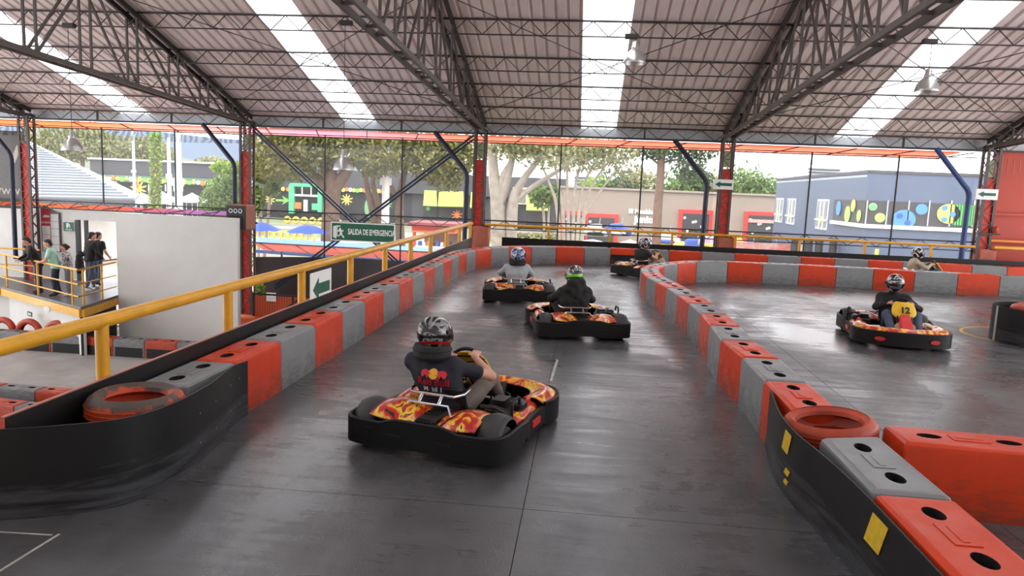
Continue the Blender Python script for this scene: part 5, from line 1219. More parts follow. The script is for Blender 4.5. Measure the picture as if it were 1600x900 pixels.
tree('slim_tree', 'olive tree with several slim trunks right of the exit sign', grd(580, 46), [([grd(600, 46), A(580, 320, 46), A(572, 285, 46), A(565, 240, 46)], .28, .12), ([grd(604, 46), A(590, 320, 46), A(583, 285, 46), A(590, 235, 46)], .26, .10), ([grd(628, 46), A(624, 330, 46), A(628, 290, 46), A(640, 240, 46)], .34, .14), ([A(626, 320, 46), A(606, 280, 46), A(600, 250, 46)], .2, .08)],
     [blob(640, 240, 46, 2.6, 1.3), blob(690, 250, 45, 2.3, 1.6), blob(700, 275, 45, 1.5, 1.0), blob(610, 232, 46, 1.8, 1.0), blob(660, 222, 46, 3.0, .9), blob(725, 240, 46, 1.6, 1.3)], 7000, .17, 'leaf_olive', 'bark_brown', seed=2)
tree('pale_tree', 'pale multi-stemmed tree right of the red column', grd(780, 33), [([grd(785, 33), A(778, 330, 33), A(772, 280, 33), A(768, 225, 33)], .42, .18), ([grd(800, 33), A(800, 330, 33), A(815, 285, 33), A(850, 240, 33)], .34, .08), ([A(780, 320, 33), A(795, 270, 33), A(805, 225, 33)], .25, .1), ([A(800, 320, 33), A(835, 290, 33), A(880, 262, 33), A(900, 240, 33)], .15, .04), ([A(775, 330, 33), A(785, 280, 33), A(800, 250, 33)], .28, .09)],
     [blob(790, 228, 33, 1.7, .7), blob(850, 238, 33, 1.8, .8), blob(830, 225, 33, 2.2, .6)], 1500, .13, 'leaf_grey', 'bark_pale', seed=3)
tree('pale_tree', 'thin pale tree with fanned stems before the tan building', grd(880, 38), [([grd(878+6*i, 38), A(872+8*i, 340, 38), A(860+13*i, 290, 38), A(835+26*i, 235, 38)], .13, .04) for i in range(6)]+[([A(905, 350, 38), A(930, 310, 38), A(965, 262, 38)], .09, .03)],
     [blob(870, 232, 38, 2.6, .8), blob(930, 235, 38, 2.2, .8), blob(900, 250, 38, 2.4, .7), blob(985, 268, 38, .8, .5), blob(960, 240, 38, 1.4, .7)], 2200, .14, 'leaf_grey', 'bark_pale', seed=4)
tree('pine_tree', 'tall pine with straight bare trunk before the tan building', grd(1028, 44), [([grd(1026, 44), A(1027, 340, 44), A(1031, 290, 44), A(1034, 235, 44)], .30, .22), ([A(1033, 260, 44), A(1015, 245, 44), A(1000, 235, 44)], .08, .03), ([A(1033, 255, 44), A(1060, 250, 44), A(1085, 262, 44)], .08, .03)],
     [blob(1075, 255, 44, 1.3, .7), blob(1090, 268, 44, .7, .5), blob(1050, 238, 44, 1.8, .5), blob(1015, 238, 44, 1.2, .5), blob(1068, 275, 44, .6, .4), blob(1100, 240, 44, .9, .4)], 1900, .12, 'leaf_dark', 'bark_brown', seed=5)
tree('small_palm', 'small palm before the lime awning', grd(848, 42), [([grd(852, 42), A(850, 345, 42), A(846, 322, 42)], .09, .07), ([grd(856, 42), A(857, 340, 42), A(858, 320, 42)], .07, .06)], [blob(846, 308, 42, .75, .65), blob(862, 305, 42, .6, .6), blob(835, 300, 42, .35, .3)], 900, .17, 'leaf_green', 'bark_pale', seed=6)
tree('yucca_plant', 'spiky yucca left of the green doorway', grd(412, 44), [([grd(404, 44), A(408, 320, 44), A(414, 290, 44)], .12, .09), ([grd(412, 44), A(422, 310, 44), A(428, 292, 44)], .1, .08)], [blob(410, 268, 44, .75, .7), blob(428, 284, 44, .5, .45), blob(424, 297, 44, .45, .35), blob(402, 312, 44, .5, .9)], 1500, .22, 'leaf_green', 'bark_pale', seed=7)
tree('round_bush', 'large leafy bush behind the loudspeaker', grd(348, 40), [([grd(348, 40), A(348, 320, 40)], .12, .08)], [blob(348, 302, 40, 1.15, 1.1), blob(335, 318, 40, .9, .9), blob(362, 290, 40, .7, .8), blob(350, 340, 40, 1.4, 1.2)], 4500, .11, 'leaf_green', 'bark_brown', 'bush', seed=8)
tree('spiky_plant', 'spiky palm tuft above the leafy bush', grd(355, 41), [([grd(355, 41), A(356, 275, 41)], .1, .08)], [blob(345, 262, 41, .55, .25), blob(362, 263, 41, .6, .35)], 600, .24, 'leaf_lime', 'bark_brown', 'plant', seed=9)
iv = tree('ivy_pillar', 'pillar wrapped in green ivy at left', grd(243, 34), [([grd(243, 34), A(243, 260, 34), A(243, 217, 34)], .20, .18)], [(A(243, y, 34), (.30, .30, .28)) for y in range(216, 332, 7)], 2600, .09, 'leaf_lime', 'bark_brown', 'pillar', None, 10)
for i, (x, y, r, lm, lb) in enumerate(((965, 292, 2.6, 'leaf_dark', 'dark conifer rising behind the tan roof at left'), (1000, 290, 2.6, 'leaf_grey', 'dry olive tree behind the tan roof beside the pine trunk'), (1062, 292, 2.8, 'leaf_green', 'green tree behind the tan roof right of the pine'), (1090, 288, 2.2, 'leaf_dark', 'small dark conifer behind the tan roof before the column'), (1158, 286, 3.4, 'leaf_green', 'broad green tree behind the tan roof right of the column'), (1195, 298, 2.2, 'leaf_green', 'low green tree between the tan and the blue building'), (935, 292, 2.0, 'leaf_lime', 'bright green bush above the left end of the tan roof'), (1120, 296, 2.4, 'leaf_grey', 'grey green tree behind the arrow sign column'))):
    tree('skyline_tree', lb, grd(x, 84), [([grd(x, 84), A(x, y+5, 84)], .3, .15)], [blob(x, y, 84, r*1.1, r*.75), blob(x+9, y+8, 84, r*.8, r*.6), blob(x-10, y+7, 84, r*.8, r*.6)], 1500, .26, lm, 'bark_brown', seed=20+i)
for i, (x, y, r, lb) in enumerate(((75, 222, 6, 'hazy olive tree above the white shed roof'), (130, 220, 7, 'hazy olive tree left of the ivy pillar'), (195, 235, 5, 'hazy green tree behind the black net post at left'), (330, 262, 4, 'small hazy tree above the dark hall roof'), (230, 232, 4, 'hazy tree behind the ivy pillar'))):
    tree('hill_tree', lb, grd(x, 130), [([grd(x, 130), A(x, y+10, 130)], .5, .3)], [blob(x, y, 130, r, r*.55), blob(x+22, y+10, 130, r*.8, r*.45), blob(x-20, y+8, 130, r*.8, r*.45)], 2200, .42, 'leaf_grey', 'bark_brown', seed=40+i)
# hills
mat('hill_blue', (100, 112, 128), 1.); mat('hill_green', (118, 126, 108), 1., vary=.2, vscale=.03)  # blue-grey of the far hills has distance haze mixed into the colour
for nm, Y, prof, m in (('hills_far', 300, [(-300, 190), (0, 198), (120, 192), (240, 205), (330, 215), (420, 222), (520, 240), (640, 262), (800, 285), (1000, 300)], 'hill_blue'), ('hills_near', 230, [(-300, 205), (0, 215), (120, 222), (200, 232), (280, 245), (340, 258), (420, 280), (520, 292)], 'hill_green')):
    top = [at(x, y, Y) for x, y in prof]; m_ = MB(); n = len(top)
    m_.add([tuple(p) for p in top]+[(p.x, p.y-60, LOW-2) for p in top]+[(p.x, p.y+40, LOW-2) for p in top], [(i, i+1, n+i+1, n+i) for i in range(n-1)]+[(i+1, i, 2*n+i, 2*n+i+1) for i in range(n-1)])
    o = m_.build(nm, m); tag(o, None, None, None, 'structure')
# ================================================================== outside: buildings
def B_(root, x0, y0, x1, y1, Y, t, nm, m, parent=None, dy=0.):
    c, w, h = rect(x0, y0, x1, y1, Y); o0 = root.location
    return MB().box((c.x-o0.x, Y+dy-o0.y, c.z-o0.z), (w, t, h)).build(nm, m, parent or root)
def splat(root, x, y, Y, r, col, nm='splat_sticker', n=9, cen=None):
    c = at(x, y, Y)-Vector(root.location); pts = []
    for i in range(4*n):
        a = 2*PI*i/(4*n); rr = r*(1. if i % 4 in (1, 2) else .42)*(.8+.35*((i*7) % 5)/5); pts.append((c.x+rr*math.cos(a), c.y-.06, c.z+rr*math.sin(a)))
    b = [(p[0], p[1]+.03, p[2]) for p in pts]; N = len(pts); ctr = (c.x, c.y-.065, c.z)
    MB().add(pts+b+[ctr], [(i, (i+1) % N, 2*N) for i in range(N)]+[(i, N+i, N+(i+1) % N, (i+1) % N) for i in range(N)]).build(nm, col, root)
def disc(root, x, y, Y, rx, rz, m, nm='disc_sticker', dy=-.05, n=20):
    c = at(x, y, Y)-Vector(root.location); a = [(c.x+rx*math.cos(2*PI*i/n), c.y+dy, c.z+rz*math.sin(2*PI*i/n)) for i in range(n)]; b = [(p[0], p[1]+.02, p[2]) for p in a]
    return MB().add(a+b, [tuple(range(n)), tuple(range(2*n-1, n-1, -1))]+[(i, n+i, n+(i+1) % n, (i+1) % n) for i in range(n)]).build(nm, m, root)
for nm, c in (('hall_grey', (76, 74, 79)), ('hall_dark', (52, 50, 52)), ('lime', (168, 182, 84)), ('mint_frame', (96, 214, 150)), ('splat_yellow', (238, 214, 96)), ('splat_green', (130, 214, 90)), ('splat_orange', (240, 130, 70)), ('tan_brick', (158, 143, 131)), ('frame_red', (226, 62, 58)), ('blue_wall', (92, 104, 128)), ('pane_dark', (64, 62, 64)), ('sticker_blue', (84, 150, 222)), ('sticker_lime', (178, 222, 110)), ('sticker_yellow', (236, 226, 110)), ('tent_white', (238, 236, 236)), ('tent_pink', (240, 170, 166)), ('umbrella_blue', (66, 94, 180)), ('tyre_yellow', (236, 206, 96)), ('awning_blue', (100, 142, 210)), ('awning_orange', (196, 72, 40)), ('asphalt', (150, 146, 146)), ('kiosk_red', (220, 78, 56)), ('lilac_wall', (186, 160, 184)), ('far_grey', (176, 182, 188)), ('shed_white', (150, 155, 162)), ('tent_grey', (198, 206, 214)), ('hedge_brown', (140, 122, 88))):
    mat(nm, c, .6, vary=.08, vscale=1.5)
# dark hall at left with flower frieze
Y = 72; h1 = empty('dark_hall', grd(245, Y), 0, 'long dark hall with flower frieze behind the ivy pillar', 'building')
B_(h1, 140, 252, 336, 277, Y, 8, 'roof_band', 'hall_grey', dy=4); B_(h1, 140, 277, 336, 350, Y, 6, 'front_wall', 'hall_dark', dy=4); B_(h1, 138, 250, 338, 252.5, Y, .5, 'fascia', 'white_paint')
B_(h1, 150, 276, 336, 286, Y, .1, 'frieze', mat('frieze_green', (92, 132, 108), .6), dy=-.6)
cc = ['splat_green', 'white_paint', 'splat_yellow', 'sticker_lime', 'splat_orange']
for i in range(26): disc(h1, 156+7*i, 276.5+.35*i+(i % 3), Y-.7, .20+.05*(i % 3), .20+.05*(i % 2), cc[(i*3) % 5], 'frieze_flower')
for i in range(6): B_(h1, 226+13*i, 288, 227.5+13*i, 299, Y, .1, 'canopy_strut', 'white_paint', dy=-.8)
splat(h1, 217, 294, Y-1, .85, 'splat_yellow'); splat(h1, 213, 290, Y-1.1, .45, 'splat_orange'); c, w, h = rect(168, 315, 193, 328, Y-1)
B_(h1, 167, 281, 194, 294, Y, .1, 'sign_box', 'hall_grey', dy=-.9); B_(h1, 169, 283, 192, 292, Y, .1, 'sign_face', 'splat_orange', dy=-1.0)
# dark hall behind the big tree with mint doorway and lime awnings
Y = 100; h2 = empty('dark_hall', grd(570, Y), 0, 'long dark hall with mint green doorway and lime awnings behind the trees', 'building')
B_(h2, 395, 270, 880, 302, Y, 8, 'roof_band', 'hall_grey', dy=4); B_(h2, 395, 297, 640, 345, Y, 6, 'front_wall', 'hall_dark', dy=4); B_(h2, 640, 305, 880, 352, Y, 6, 'front_wall', 'hall_grey', dy=4)
for i in range(24): disc(h2, 398+7.4*i if i < 8 else 520+5.5*(i-8), 293+.4*(i % 4)+.035*(7*i), Y-.3, .28, .28, cc[(i*2) % 5], 'frieze_flower')
for x0, x1 in ((453, 461), (498, 504)): B_(h2, x0, 289, x1, 333, Y, .5, 'door_frame', 'mint_frame', dy=-.2)
B_(h2, 455, 287, 505, 292, Y, .5, 'door_frame', 'mint_frame', dy=-.25); B_(h2, 461, 304, 499, 307, Y, .3, 'transom', 'white_paint', dy=-.2)
for x in (473, 487): B_(h2, x-.7, 292, x+.7, 305, Y, .2, 'mullion', 'white_paint', dy=-.2)
for x0, x1, y0, y1, m in ((462, 472, 316, 326, 'splat_orange'), (476, 482, 312, 330, 'tent_grey'), (489, 498, 318, 328, 'mint_frame')): B_(h2, x0, y0, x1, y1, Y, .3, 'counter_panel', m, dy=-.3)
for x, y, r, m in ((422, 312, .75, 'splat_yellow'), (542, 312, .85, 'splat_yellow'), (605, 320, .7, 'splat_green'), (714, 336, .75, 'splat_orange'), (669, 326, .35, 'splat_green')): splat(h2, x, y, Y-.6, r, m)
for x0, x1 in ((434, 450),): B_(h2, x0, 311.5, x1, 314.5, Y, .1, 'arrow_shaft', 'splat_green', dy=-.6)
c = at(450, 313, Y)-Vector(h2.location); MB().prism([(-.6, -.6), (.5, 0), (-.6, .6), (-.2, 0)], -.03, .03).build('arrow_head', 'splat_green', h2, loc=(c.x, c.y-.6, c.z), rot=(PI/2, 0, 0))
disc(h2, 581, 325, Y, 1.0, 1.6, mat('mural_green', (120, 168, 120), .7), 'mural_disc', -.2)
for x0, x1, y0 in ((662, 683, 297), (685, 725, 298), (735, 742, 300), (823, 857, 304)):
    a, b = at(x0+1, y0, Y-.3), at(x1-1, y0+1, Y-.3); a2, b2 = at(x0-1, y0+24, Y-2), at(x1, y0+25, Y-2); o0 = Vector(h2.location)
    aw = MB().add([tuple(p-o0) for p in (a, b, b2, a2)]+[tuple(p-o0-Vector((0, -.1, .1))) for p in (a, b, b2, a2)], [(0, 1, 2, 3), (7, 6, 5, 4), (0, 4, 5, 1), (1, 5, 6, 2), (2, 6, 7, 3), (3, 7, 4, 0)]).build('awning', 'lime', h2)
    B_(h2, x0, y0+25, x1, y0+46, Y, .2, 'shop_opening', 'hall_dark', dy=-.2)
B_(h2, 801, 293, 824, 319, Y, .3, 'poster', 'tent_white', dy=-.2); B_(h2, 803, 295, 822, 317, Y, .3, 'poster_print', mat('poster_brown', (150, 96, 84), .6, col2=(110, 150, 110), vscale=.9), dy=-.3)
B_(h2, 792, 321, 808, 346, Y, .2, 'shop_opening', 'hall_dark', dy=-.2); splat(h2, 799, 333, Y-.6, .6, 'splat_green', n=3)
# tan building
Y = 62; tb = empty('tan_building', grd(1040, Y), 0, 'low tan brick building with red framed windows and white lettering', 'building')
B_(tb, 872, 300, 1262, 420, Y, 8, 'wall', 'tan_brick', dy=4); B_(tb, 872, 298, 1262, 301, Y, 8.4, 'parapet', mat('tan_cap', (160, 146, 136), .7), dy=4)
for x0, x1, y0 in ((876, 915, 330), (912, 965, 334), (1059, 1112, 328), (1161, 1215, 331)):
    f = B_(tb, x0, y0, x1, y0+50, Y, .3, 'window_frame', 'frame_red', dy=-.1); B_(tb, x0+6, y0+6, x1-6, y0+50, Y, .3, 'pane', 'pane_dark', dy=-.16)
    for i in range(6): disc(tb, x0+10+(i*13) % (x1-x0-18), y0+12+(i*7) % 22, Y, .11, .11, 'white_paint', 'window_dot', -.34)
c = at(1005, 331, Y)-Vector(tb.location); text_obj('lettering', 'El Mueble $', .50, 'white_paint', tb, face_m((c.x, c.y-.1, c.z)), extrude=.05, bold=.03)
c = at(1009, 343.5, Y)-Vector(tb.location); text_obj('lettering', 'junior', .78, 'white_paint', tb, face_m((c.x, c.y-.1, c.z)), extrude=.05, bold=.05)
B_(tb, 1168, 343, 1212, 348, Y, .1, 'light_strip', 'tent_pink', dy=-.35)
# blue building with sticker windows
def wall_between(root, a, b, z0, z1, nm, m, out=0.):
    a = Vector(a); b = Vector(b); d = (b-a).normalized(); n = Vector((d.y, -d.x, 0)); o0 = Vector(root.location); a = a+n*out-o0; b = b+n*out-o0; t = n*-.25
    P = [(a.x, a.y), (b.x, b.y), (b.x+t.x, b.y+t.y), (a.x+t.x, a.y+t.y)]; return MB().prism(P, z0-o0.z, z1-o0.z).build(nm, m, root)
Y = 36.5; cor = at(1353, 320, Y); cor.z = LOW; end = at(1530, 320, Y); ext = cor+(end-cor)*1.8; ext.y = Y; far = at(1211, 320, 56)
bb = empty('blue_building', (cor.x, cor.y, LOW), 0, 'blue grey two storey building with football sticker windows', 'building')
ztop = at(1353, 266, Y).z; zs, zw = at(1353, 350, Y).z, at(1353, 313, Y).z
F0, F1 = Vector((far.x, 56, 0)), Vector((cor.x, Y, 0)); G1 = Vector((ext.x, Y, 0)); G2 = Vector((ext.x, 56, 0))
for a, b in ((F0, F1), (F1, G1)): wall_between(bb, a, b, LOW, ztop, 'wall', 'blue_wall')
MB().prism([(p.x-bb.location.x, p.y-bb.location.y) for p in (F0+Vector((0, .2, 0)), F1+Vector((0, .2, 0)), G1, G2)], ztop-LOW-.3, ztop-LOW-.2).build('roof', 'far_grey', bb)
wall_between(bb, F0, F1, ztop-.12, ztop+.02, 'parapet', 'hall_grey', .05); wall_between(bb, F1, G1, ztop-.12, ztop+.02, 'parapet', 'hall_grey', .05)
ga = F1+(F0-F1)*.16*1.6
wall_between(bb, ga, F1, zs, zw, 'window_band', 'pane_dark', .03); wall_between(bb, F1, G1, zs, zw, 'window_band', 'pane_dark', .03)
wall_between(bb, ga, F1, zs-.18, zs, 'sill', 'white_paint', .15); wall_between(bb, F1, G1, zs-.18, zs, 'sill', 'white_paint', .15)
for x in (1353, 1385, 1418, 1450, 1484, 1520): B_(bb, x-1, 313, x+1, 351+.02*(x-1353), Y, .06, 'mullion', 'grey_metal', dy=-.05)
for x, y, rx, rz, m in ((1363, 323, .19, .18, 'sticker_lime'), (1374, 340, .24, .22, 'sticker_lime'), (1411, 343, .54, .46, 'sticker_blue'), (1439, 327, .27, .25, 'sticker_blue'), (1481, 334, .52, .46, 'sticker_yellow')): disc(bb, x, y, Y, rx, rz, m, 'ball_sticker', -.08)
for x, y, m in ((1475, 325, 'sticker_blue'), (1487, 335, 'sticker_blue'), (1474, 343, 'sticker_blue'), (1405, 337, 'umbrella_blue'), (1417, 348, 'umbrella_blue'), (1363, 323, 'mint_frame')): disc(bb, x, y, Y, .14, .13, m, 'ball_patch', -.11, 8)
B_(bb, 1489, 320, 1520, 352, Y, .04, 'green_sticker', 'mural_green' if False else mat('grid_green', (86, 196, 90), .6), dy=-.06)
for i in range(7): B_(bb, 1490+4.2*i, 320, 1491+4.2*i, 352, Y, .02, 'grid_line', 'hall_dark', dy=-.09)
def on_left(t, z): p = F1+(F0-F1)*t; return p, z
dirL = (F0-F1).normalized(); nL = Vector((-dirL.y, dirL.x, 0)); nL = nL if nL.x < 0 else -nL
def left_disc(t, z, r, m, nm='ball_sticker'):
    p = F1+(F0-F1)*t+nL*.10-Vector((bb.location.x, bb.location.y, 0)); n = 18; a = [p+dirL*r*math.cos(2*PI*i/n)+Vector((0, 0, z-LOW+r*math.sin(2*PI*i/n))) for i in range(n)]; b = [q-nL*.03 for q in a]
    MB().add([tuple(q) for q in a+b], [tuple(range(n)), tuple(range(2*n-1, n-1, -1))]+[(i, n+i, n+(i+1) % n, (i+1) % n) for i in range(n)]).build(nm, m, bb)
for t, dz, r, m in ((.03, -.75, .28, 'sticker_lime'), (.08, -.28, .30, 'sticker_yellow'), (.12, -.72, .42, 'sticker_lime'), (.20, -.45, .38, 'sticker_blue')): left_disc(t, zw+dz, r, m)
for t0, t1 in ((.30, .42), (.68, .80), (.86, .98)):
    a, b = F1+(F0-F1)*t1, F1+(F0-F1)*t0; wall_between(bb, a, b, zs-.6, zw, 'window', 'tent_grey', .04); wall_between(bb, a+(b-a)*.1, b-(b-a)*.1, zs-.45, zw-.1, 'pane', mat('pane_pale', (150, 158, 160), .3, vary=.3, vscale=2), .08)
    for q in (.36, .68): m_ = a+(b-a)*q; wall_between(bb, m_, m_+(b-a)*.05, zs-.6, zw, 'mullion', 'white_paint', .12)
    wall_between(bb, a, b, zs-.1, zs, 'mullion', 'white_paint', .12); left_disc((t0+t1)/2, zs-.05, .22, 'sticker_lime')
wall_between(bb, F1+Vector((-.3, -.1, 0)), G1+Vector((0, -.1, 0)), LOW, LOW+1.9, 'ground_panel', 'lilac_wall', .06)
B_(bb, 1362, 388, 1367, 402, Y, .1, 'yellow_post', 'sticker_yellow', dy=-.4)
# far blocks
for x0, y0, x1, y1, Y, lb in ((1262, 262, 1313, 300, 150, 'pale office block rising behind the blue building'), (896, 275, 930, 300, 150, 'pale office block behind the thin pale tree'), (1172, 286, 1186, 300, 160, 'tiny glass block on the skyline right of the column')):
    r_ = empty('office_block', grd((x0+x1)/2, Y), 0, lb, 'building'); B_(r_, x0, y0, x1, y1+60, Y, 12, 'wall', 'far_grey', dy=6)
    for i in range(4): B_(r_, x0+1, y0+2+5*i, x1-1, y0+4+5*i, Y, .3, 'window_row', 'hall_grey', dy=-.1)
# white shed roof
sr = empty('white_shed', grd(120, 40), 0, 'white corrugated shed roof left of the ivy pillar', 'building'); o0 = Vector(sr.location)
Aa, Bb, Pp = at(-120, 304, 38), at(209, 311, 38), at(20, 208, 46); Cc_ = Bb+Vector((-6, 10, .0))
MB().add([tuple(p-o0) for p in (Aa, Bb, Pp, Cc_)]+[tuple(p-o0-Vector((0, 0, .15))) for p in (Aa, Bb, Pp, Cc_)], [(0, 1, 2), (1, 3, 2), (6, 5, 4), (6, 7, 5), (0, 4, 5, 1), (1, 5, 7, 3)]).build('roof', 'shed_white', sr)
for i in range(24):
    t = i/24; MB().bar(Aa.lerp(Pp, t)-o0+Vector((0, -.02, .04)), Bb.lerp(Pp, t*.93)-o0+Vector((0, -.02, .04)), .09, .07).build('roof_rib', 'shed_white', sr)
MB().bar(Aa-o0-Vector((0, 0, .25)), Bb-o0-Vector((0, 0, .25)), .2, .35).build('gutter', 'hall_grey', sr)
MB().box((-2.5, 3, (Aa.z-LOW)/2-.2), (7, 4, Aa.z-LOW-.6)).build('shed_wall', 'white_wall', sr)
# poles
def pole(x, y0, Y, r, label, m='tent_white'):
    g_ = grd(x, Y); p = at(x, y0, Y); root = empty('light_pole', g_, 0, label, 'pole', 'poles outside'); MB().tube([(0, 0, 0), (0, 0, p.z-LOW)], 0, 12, rs=[r*1.25, r*.8]).build('shaft', m, root, 40)
    MB().box((0, -.05, (p.z-LOW)*.62), (r*3.2, .1, r*2.0)).build('clamp', m, root); MB().lathe([(r*1.9, 0), (r*1.9, .1), (r*1.3, .3)], 12).build('foot', m, root)
pole(281, 190, 36, .19, 'tall thick white pole right of the ivy pillar'); pole(601, 196, 44, .22, 'tall white pole behind the crossed braces'); pole(267, 215, 60, .16, 'thin white pole behind the thick white one')
pole(213, 200, 55, .12, 'thin white pole left of the ivy pillar', 'far_grey')
# tents and umbrellas
def tent(x, y, Y, r, h, m, label, sides=4, nm='tent', cat='tent'):
    p = at(x, y, Y); root = empty(nm, (p.x, Y, LOW), 0, label, cat, 'tents and parasols outside'); zt = p.z-LOW
    def cone(u, v): a = 2*PI*u; rr = r*v; return (rr*math.cos(a), rr*math.sin(a), zt-h*(v**.85 if sides == 4 else v**1.5)-.05*abs(math.sin(4*a))*v)
    MB().grid(cone, 24, 6, True).build('cover', m, root, 40); MB().tube([(0, 0, 0), (0, 0, zt)], .04, 8).build('pole', 'white_paint', root)
    if sides == 4:
        for a in (.8, 2.4, 3.9, 5.5): MB().tube([(r*.85*math.cos(a), r*.85*math.sin(a), 0), (r*.85*math.cos(a), r*.85*math.sin(a), zt-h)], .03, 6).build('leg', 'white_paint', root)
    else: MB().lathe([(0, 0), (.3, 0), (.3, .06), (0, .08)], 12).build('base', 'grey_metal', root)
tent(222, 301, 58, 2.2, .8, 'tent_grey', 'pale peaked tent left of the ivy pillar foot'); tent(252, 298, 63, 2.0, .9, 'tent_grey', 'pale peaked tent right of the ivy pillar foot'); tent(300, 301, 56, 1.6, .7, 'tent_grey', 'pale tent right of the thick white pole')
tent(407, 347, 40, 1.15, .42, 'umbrella_blue', 'blue parasol at the left beside the red column', 8, 'parasol', 'parasol'); tent(481, 351, 40, 1.2, .42, 'umbrella_blue', 'blue parasol in front of the big tree trunk', 8, 'parasol', 'parasol')
tent(871, 376, 32.8, 1.05, .7, 'tent_white', 'small white tent top beyond the railing'); tent(926, 374, 36, 1.75, .6, 'tent_white', 'wide white tent top beyond the railing', 8); tent(985, 374, 41.5, 2.6, .7, 'tent_pink', 'large pink tent top beyond the railing'); tent(1015, 378, 47, 1.4, .5, 'tent_white', 'white tent top behind the turning driver', 8)
# blue and orange awning just outside, under the crossed braces
aw = empty('long_awning', at(545, 395, 27), 0, 'long awning with blue top and orange valance below the exit sign', 'awning'); o0 = Vector(aw.location)
q = [at(395, 370, 29.5), at(700, 389, 29.5), at(700, 396, 27), at(395, 379, 27), at(700, 412, 26.6), at(412, 391, 26.6), at(395, 396, 26.7), at(700, 419, 26.7)]; q = [p-o0 for p in q]
MB().add([tuple(q[0]), tuple(q[1]), tuple(q[2]), tuple(q[3])], [(3, 2, 1, 0)]).build('blue_top', 'awning_blue', aw); MB().add([tuple(q[3]), tuple(q[2]), tuple(q[4]), tuple(q[5])], [(3, 2, 1, 0)]).build('orange_valance', 'awning_orange', aw)
MB().bar(q[5]-Vector((.3, 0, .05)), q[4]-Vector((0, 0, .05)), .05, .12).build('blue_edge', 'awning_blue', aw); MB().bar(q[3], q[2], .05).build('edge_tube', 'black_steel', aw)
for i in range(6): t = .03+.19*i; MB().bar(q[3].lerp(q[2], t), q[5].lerp(q[4], t+.03), .04).build('rib', 'black_steel', aw)
for i in range(4): p = q[5].lerp(q[4], .1+.28*i); MB().tube([p, (p.x, p.y, LOW-o0.z)], .04, 6).build('awning_post', 'blue_steel', aw)
# kiddie track, tyres, kiosk
o = MB().grid(lambda u, v: (at(440, 352, 72).x+(9+5*v)*math.cos(2*PI*u)*1.2, 72+(6+5*v)*math.sin(2*PI*u), LOW+.0), 40, 2, True).build('kiddie_track', 'asphalt'); tag(o, 'grey looping childrens track outside behind the blue parasols', 'track')
for i in range(9): tyre(grd(404+10.5*i, 63)+Vector((0, 0, .0)), .42, .3, .2, f'yellow half tyre lining the childrens track, {ORD[i]} from the left', 'tyre_yellow', (PI/2, 0, 0), 'yellow tyres of the near childrens track edge').location.z = LOW+.42
for i in range(7): tyre(grd(450+13*i, 88)+Vector((0, 0, .45)), .45, .3, .2, f'yellow tyre on the far edge of the childrens track, {ORD[i]} from the left', 'tyre_yellow', (PI/2, 0, 0), 'yellow tyres of the far childrens track edge')
Y = 40; ks = empty('kiosk', grd(672, Y), 0, 'red and orange snack kiosk seen over the left railing', 'kiosk')
B_(ks, 645, 354, 712, 361, Y, 2.5, 'sign_band', 'kiosk_red', dy=1); B_(ks, 645, 361, 712, 363.5, Y, 2.6, 'yellow_trim', 'splat_orange', dy=1)
for x in (647, 697): B_(ks, x-2, 363, x+2, 400, Y, .2, 'post', 'kiosk_red')
B_(ks, 640, 348, 718, 354, Y, 3.2, 'roof', mat('kiosk_roof', (150, 70, 70), .6), dy=1); B_(ks, 650, 363, 708, 395, Y, .2, 'back_wall', mat('kiosk_back', (150, 118, 112), .7, vary=.4, vscale=2), dy=2.2); B_(ks, 648, 385, 712, 402, Y, .6, 'counter', 'tent_white', dy=.2)
for i in range(8): B_(ks, 653+7*i, 377+(i % 2)*2, 657+7*i, 385, Y, .3, 'goods', ['umbrella_blue', 'white_paint', 'splat_orange', 'hall_dark'][i % 4], dy=.2)
# hedge, cars and rides beyond the railing
hd = tree('hedge', 'brownish hedge beyond the railing right of the column', grd(820, 58), [([grd(820, 58), A(820, 385, 58)], .1, .08)], [blob(778+12*i, 374, 58, .7, .55) for i in range(8)], 3000, .13, 'leaf_grey', 'bark_brown', 'hedge', None, 60)
for i in range(8): tyre(grd(776+13*i, 56)+Vector((0, 0, 1.35)), .3, .2, .14, f'small yellow planter tyre on the hedge, {ORD[i]} from the left', 'tyre_yellow', (PI/2, 0, 0), 'yellow tyres along the hedge')
def ride(x, y, Y, s, m1, m2, label):
    p = at(x, y, Y); root = empty('ride_car', (p.x, Y, p.z-.5*s), 0, label, 'ride car', 'ride cars of the park')
    obj('body', sdf_mesh([rc((-.8*s, 0, .35*s), (.8*s, 0, .35*s), .34*s), rc((-.4*s, 0, .7*s), (.2*s, 0, .75*s), .28*s)], .08*s, .15*s), m1, root, True)
    MB().tube([(-1.15*s, 0, .25*s), (0, -.5*s, .25*s), (1.15*s, 0, .25*s), (0, .5*s, .25*s)], .16*s, 10, True).build('bumper_ring', m2, root, True); MB().tube([(.3*s, 0, .7*s), (.35*s, 0, 1.5*s)], .03*s, 6).build('mast', 'grey_metal', root)
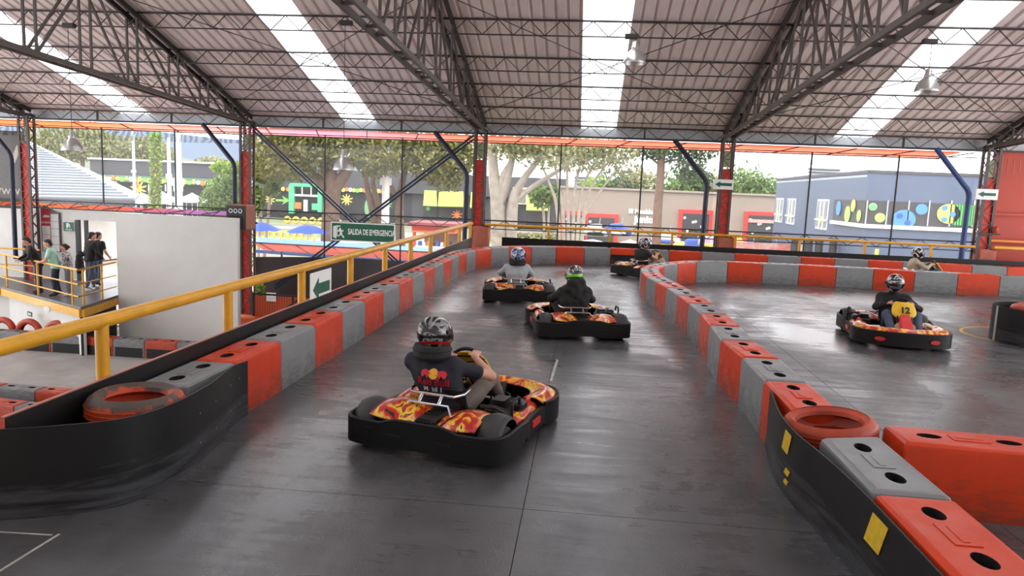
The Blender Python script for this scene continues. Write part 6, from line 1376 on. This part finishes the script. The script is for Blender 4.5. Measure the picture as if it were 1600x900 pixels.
rides = [(1050, 380, 'tyre_yellow', 'lilac_wall', 'yellow and lilac'), (1083, 383, 'umbrella_blue', 'sticker_lime', 'blue and lime'), (1110, 378, 'lilac_wall', 'tyre_yellow', 'lilac and yellow'), (1170, 388, 'umbrella_blue', 'tent_white', 'blue and white'), (1205, 391, 'sticker_blue', 'tyre_yellow', 'light blue and yellow'), (1150, 381, 'tyre_yellow', 'tyre_yellow', 'all yellow'), (1040, 372, 'tent_white', 'umbrella_blue', 'white and blue'), (930, 360, 'tent_grey', 'hall_dark', 'grey and black'), (965, 359, 'umbrella_blue', 'tent_grey', 'blue and grey')]
for x, y, m1, m2, lb in rides: ride(x, y, 50, .85, m1, m2, lb+' ride car outside beyond the railing')
for i, (x, m) in enumerate(((1240, 'tyre_yellow'), (1262, 'tyre_yellow'), (1278, 'hall_dark'), (1300, 'kiosk_back'))):
    root = empty('park_bollard', grd(x, 40), 0, ['yellow bollard with dark top nearest the rides', 'yellow bollard with dark top in the middle of the row', 'dark bollard with pale foot', 'brown bollard by the blue building'][i], 'bollard'); zt = at(x, 372, 40).z-LOW
    MB().lathe([(0, 0), (.24, 0), (.24, zt*.7), (.2, zt*.72), (.2, zt*.74)], 14).build('drum', m, root, 30); MB().lathe([(.2, zt*.7), (.2, zt), (0, zt)], 14).build('top', 'hall_dark', root, 30)
o = MB().box((at(1230, 385, 47).x, 47, LOW+1.4), (9, .1, 2.4)).build('park_screen', mat('screen_mix', (226, 214, 208), .7, col2=(206, 90, 80), vscale=.9)); tag(o, 'pale and red printed screen behind the bollards', 'screen')

o = MB().prism([(-30, 23.7), (-9, 23.7), (-9, 44), (-40, 44)], LOW-.02, LOW+.02).build('plaza', mat('plaza_pink', (186, 166, 154), .8, vary=.1, vscale=.4)); tag(o, 'pale pinkish paved plaza seen through the doorway', None, None, 'structure')
tree('ivy_vine', 'leafy vine beside the foot of the left lattice column', (-10.35, 22.6, LOW), [([(-10.35, 22.6, LOW), (-10.3, 22.6, LOW+1.9)], .03, .02)], [((-10.33, 22.6, LOW+.3+.22*i), (.16, .12, .18)) for i in range(8)], 500, .07, 'leaf_lime', 'bark_brown', 'vine', None, 77)
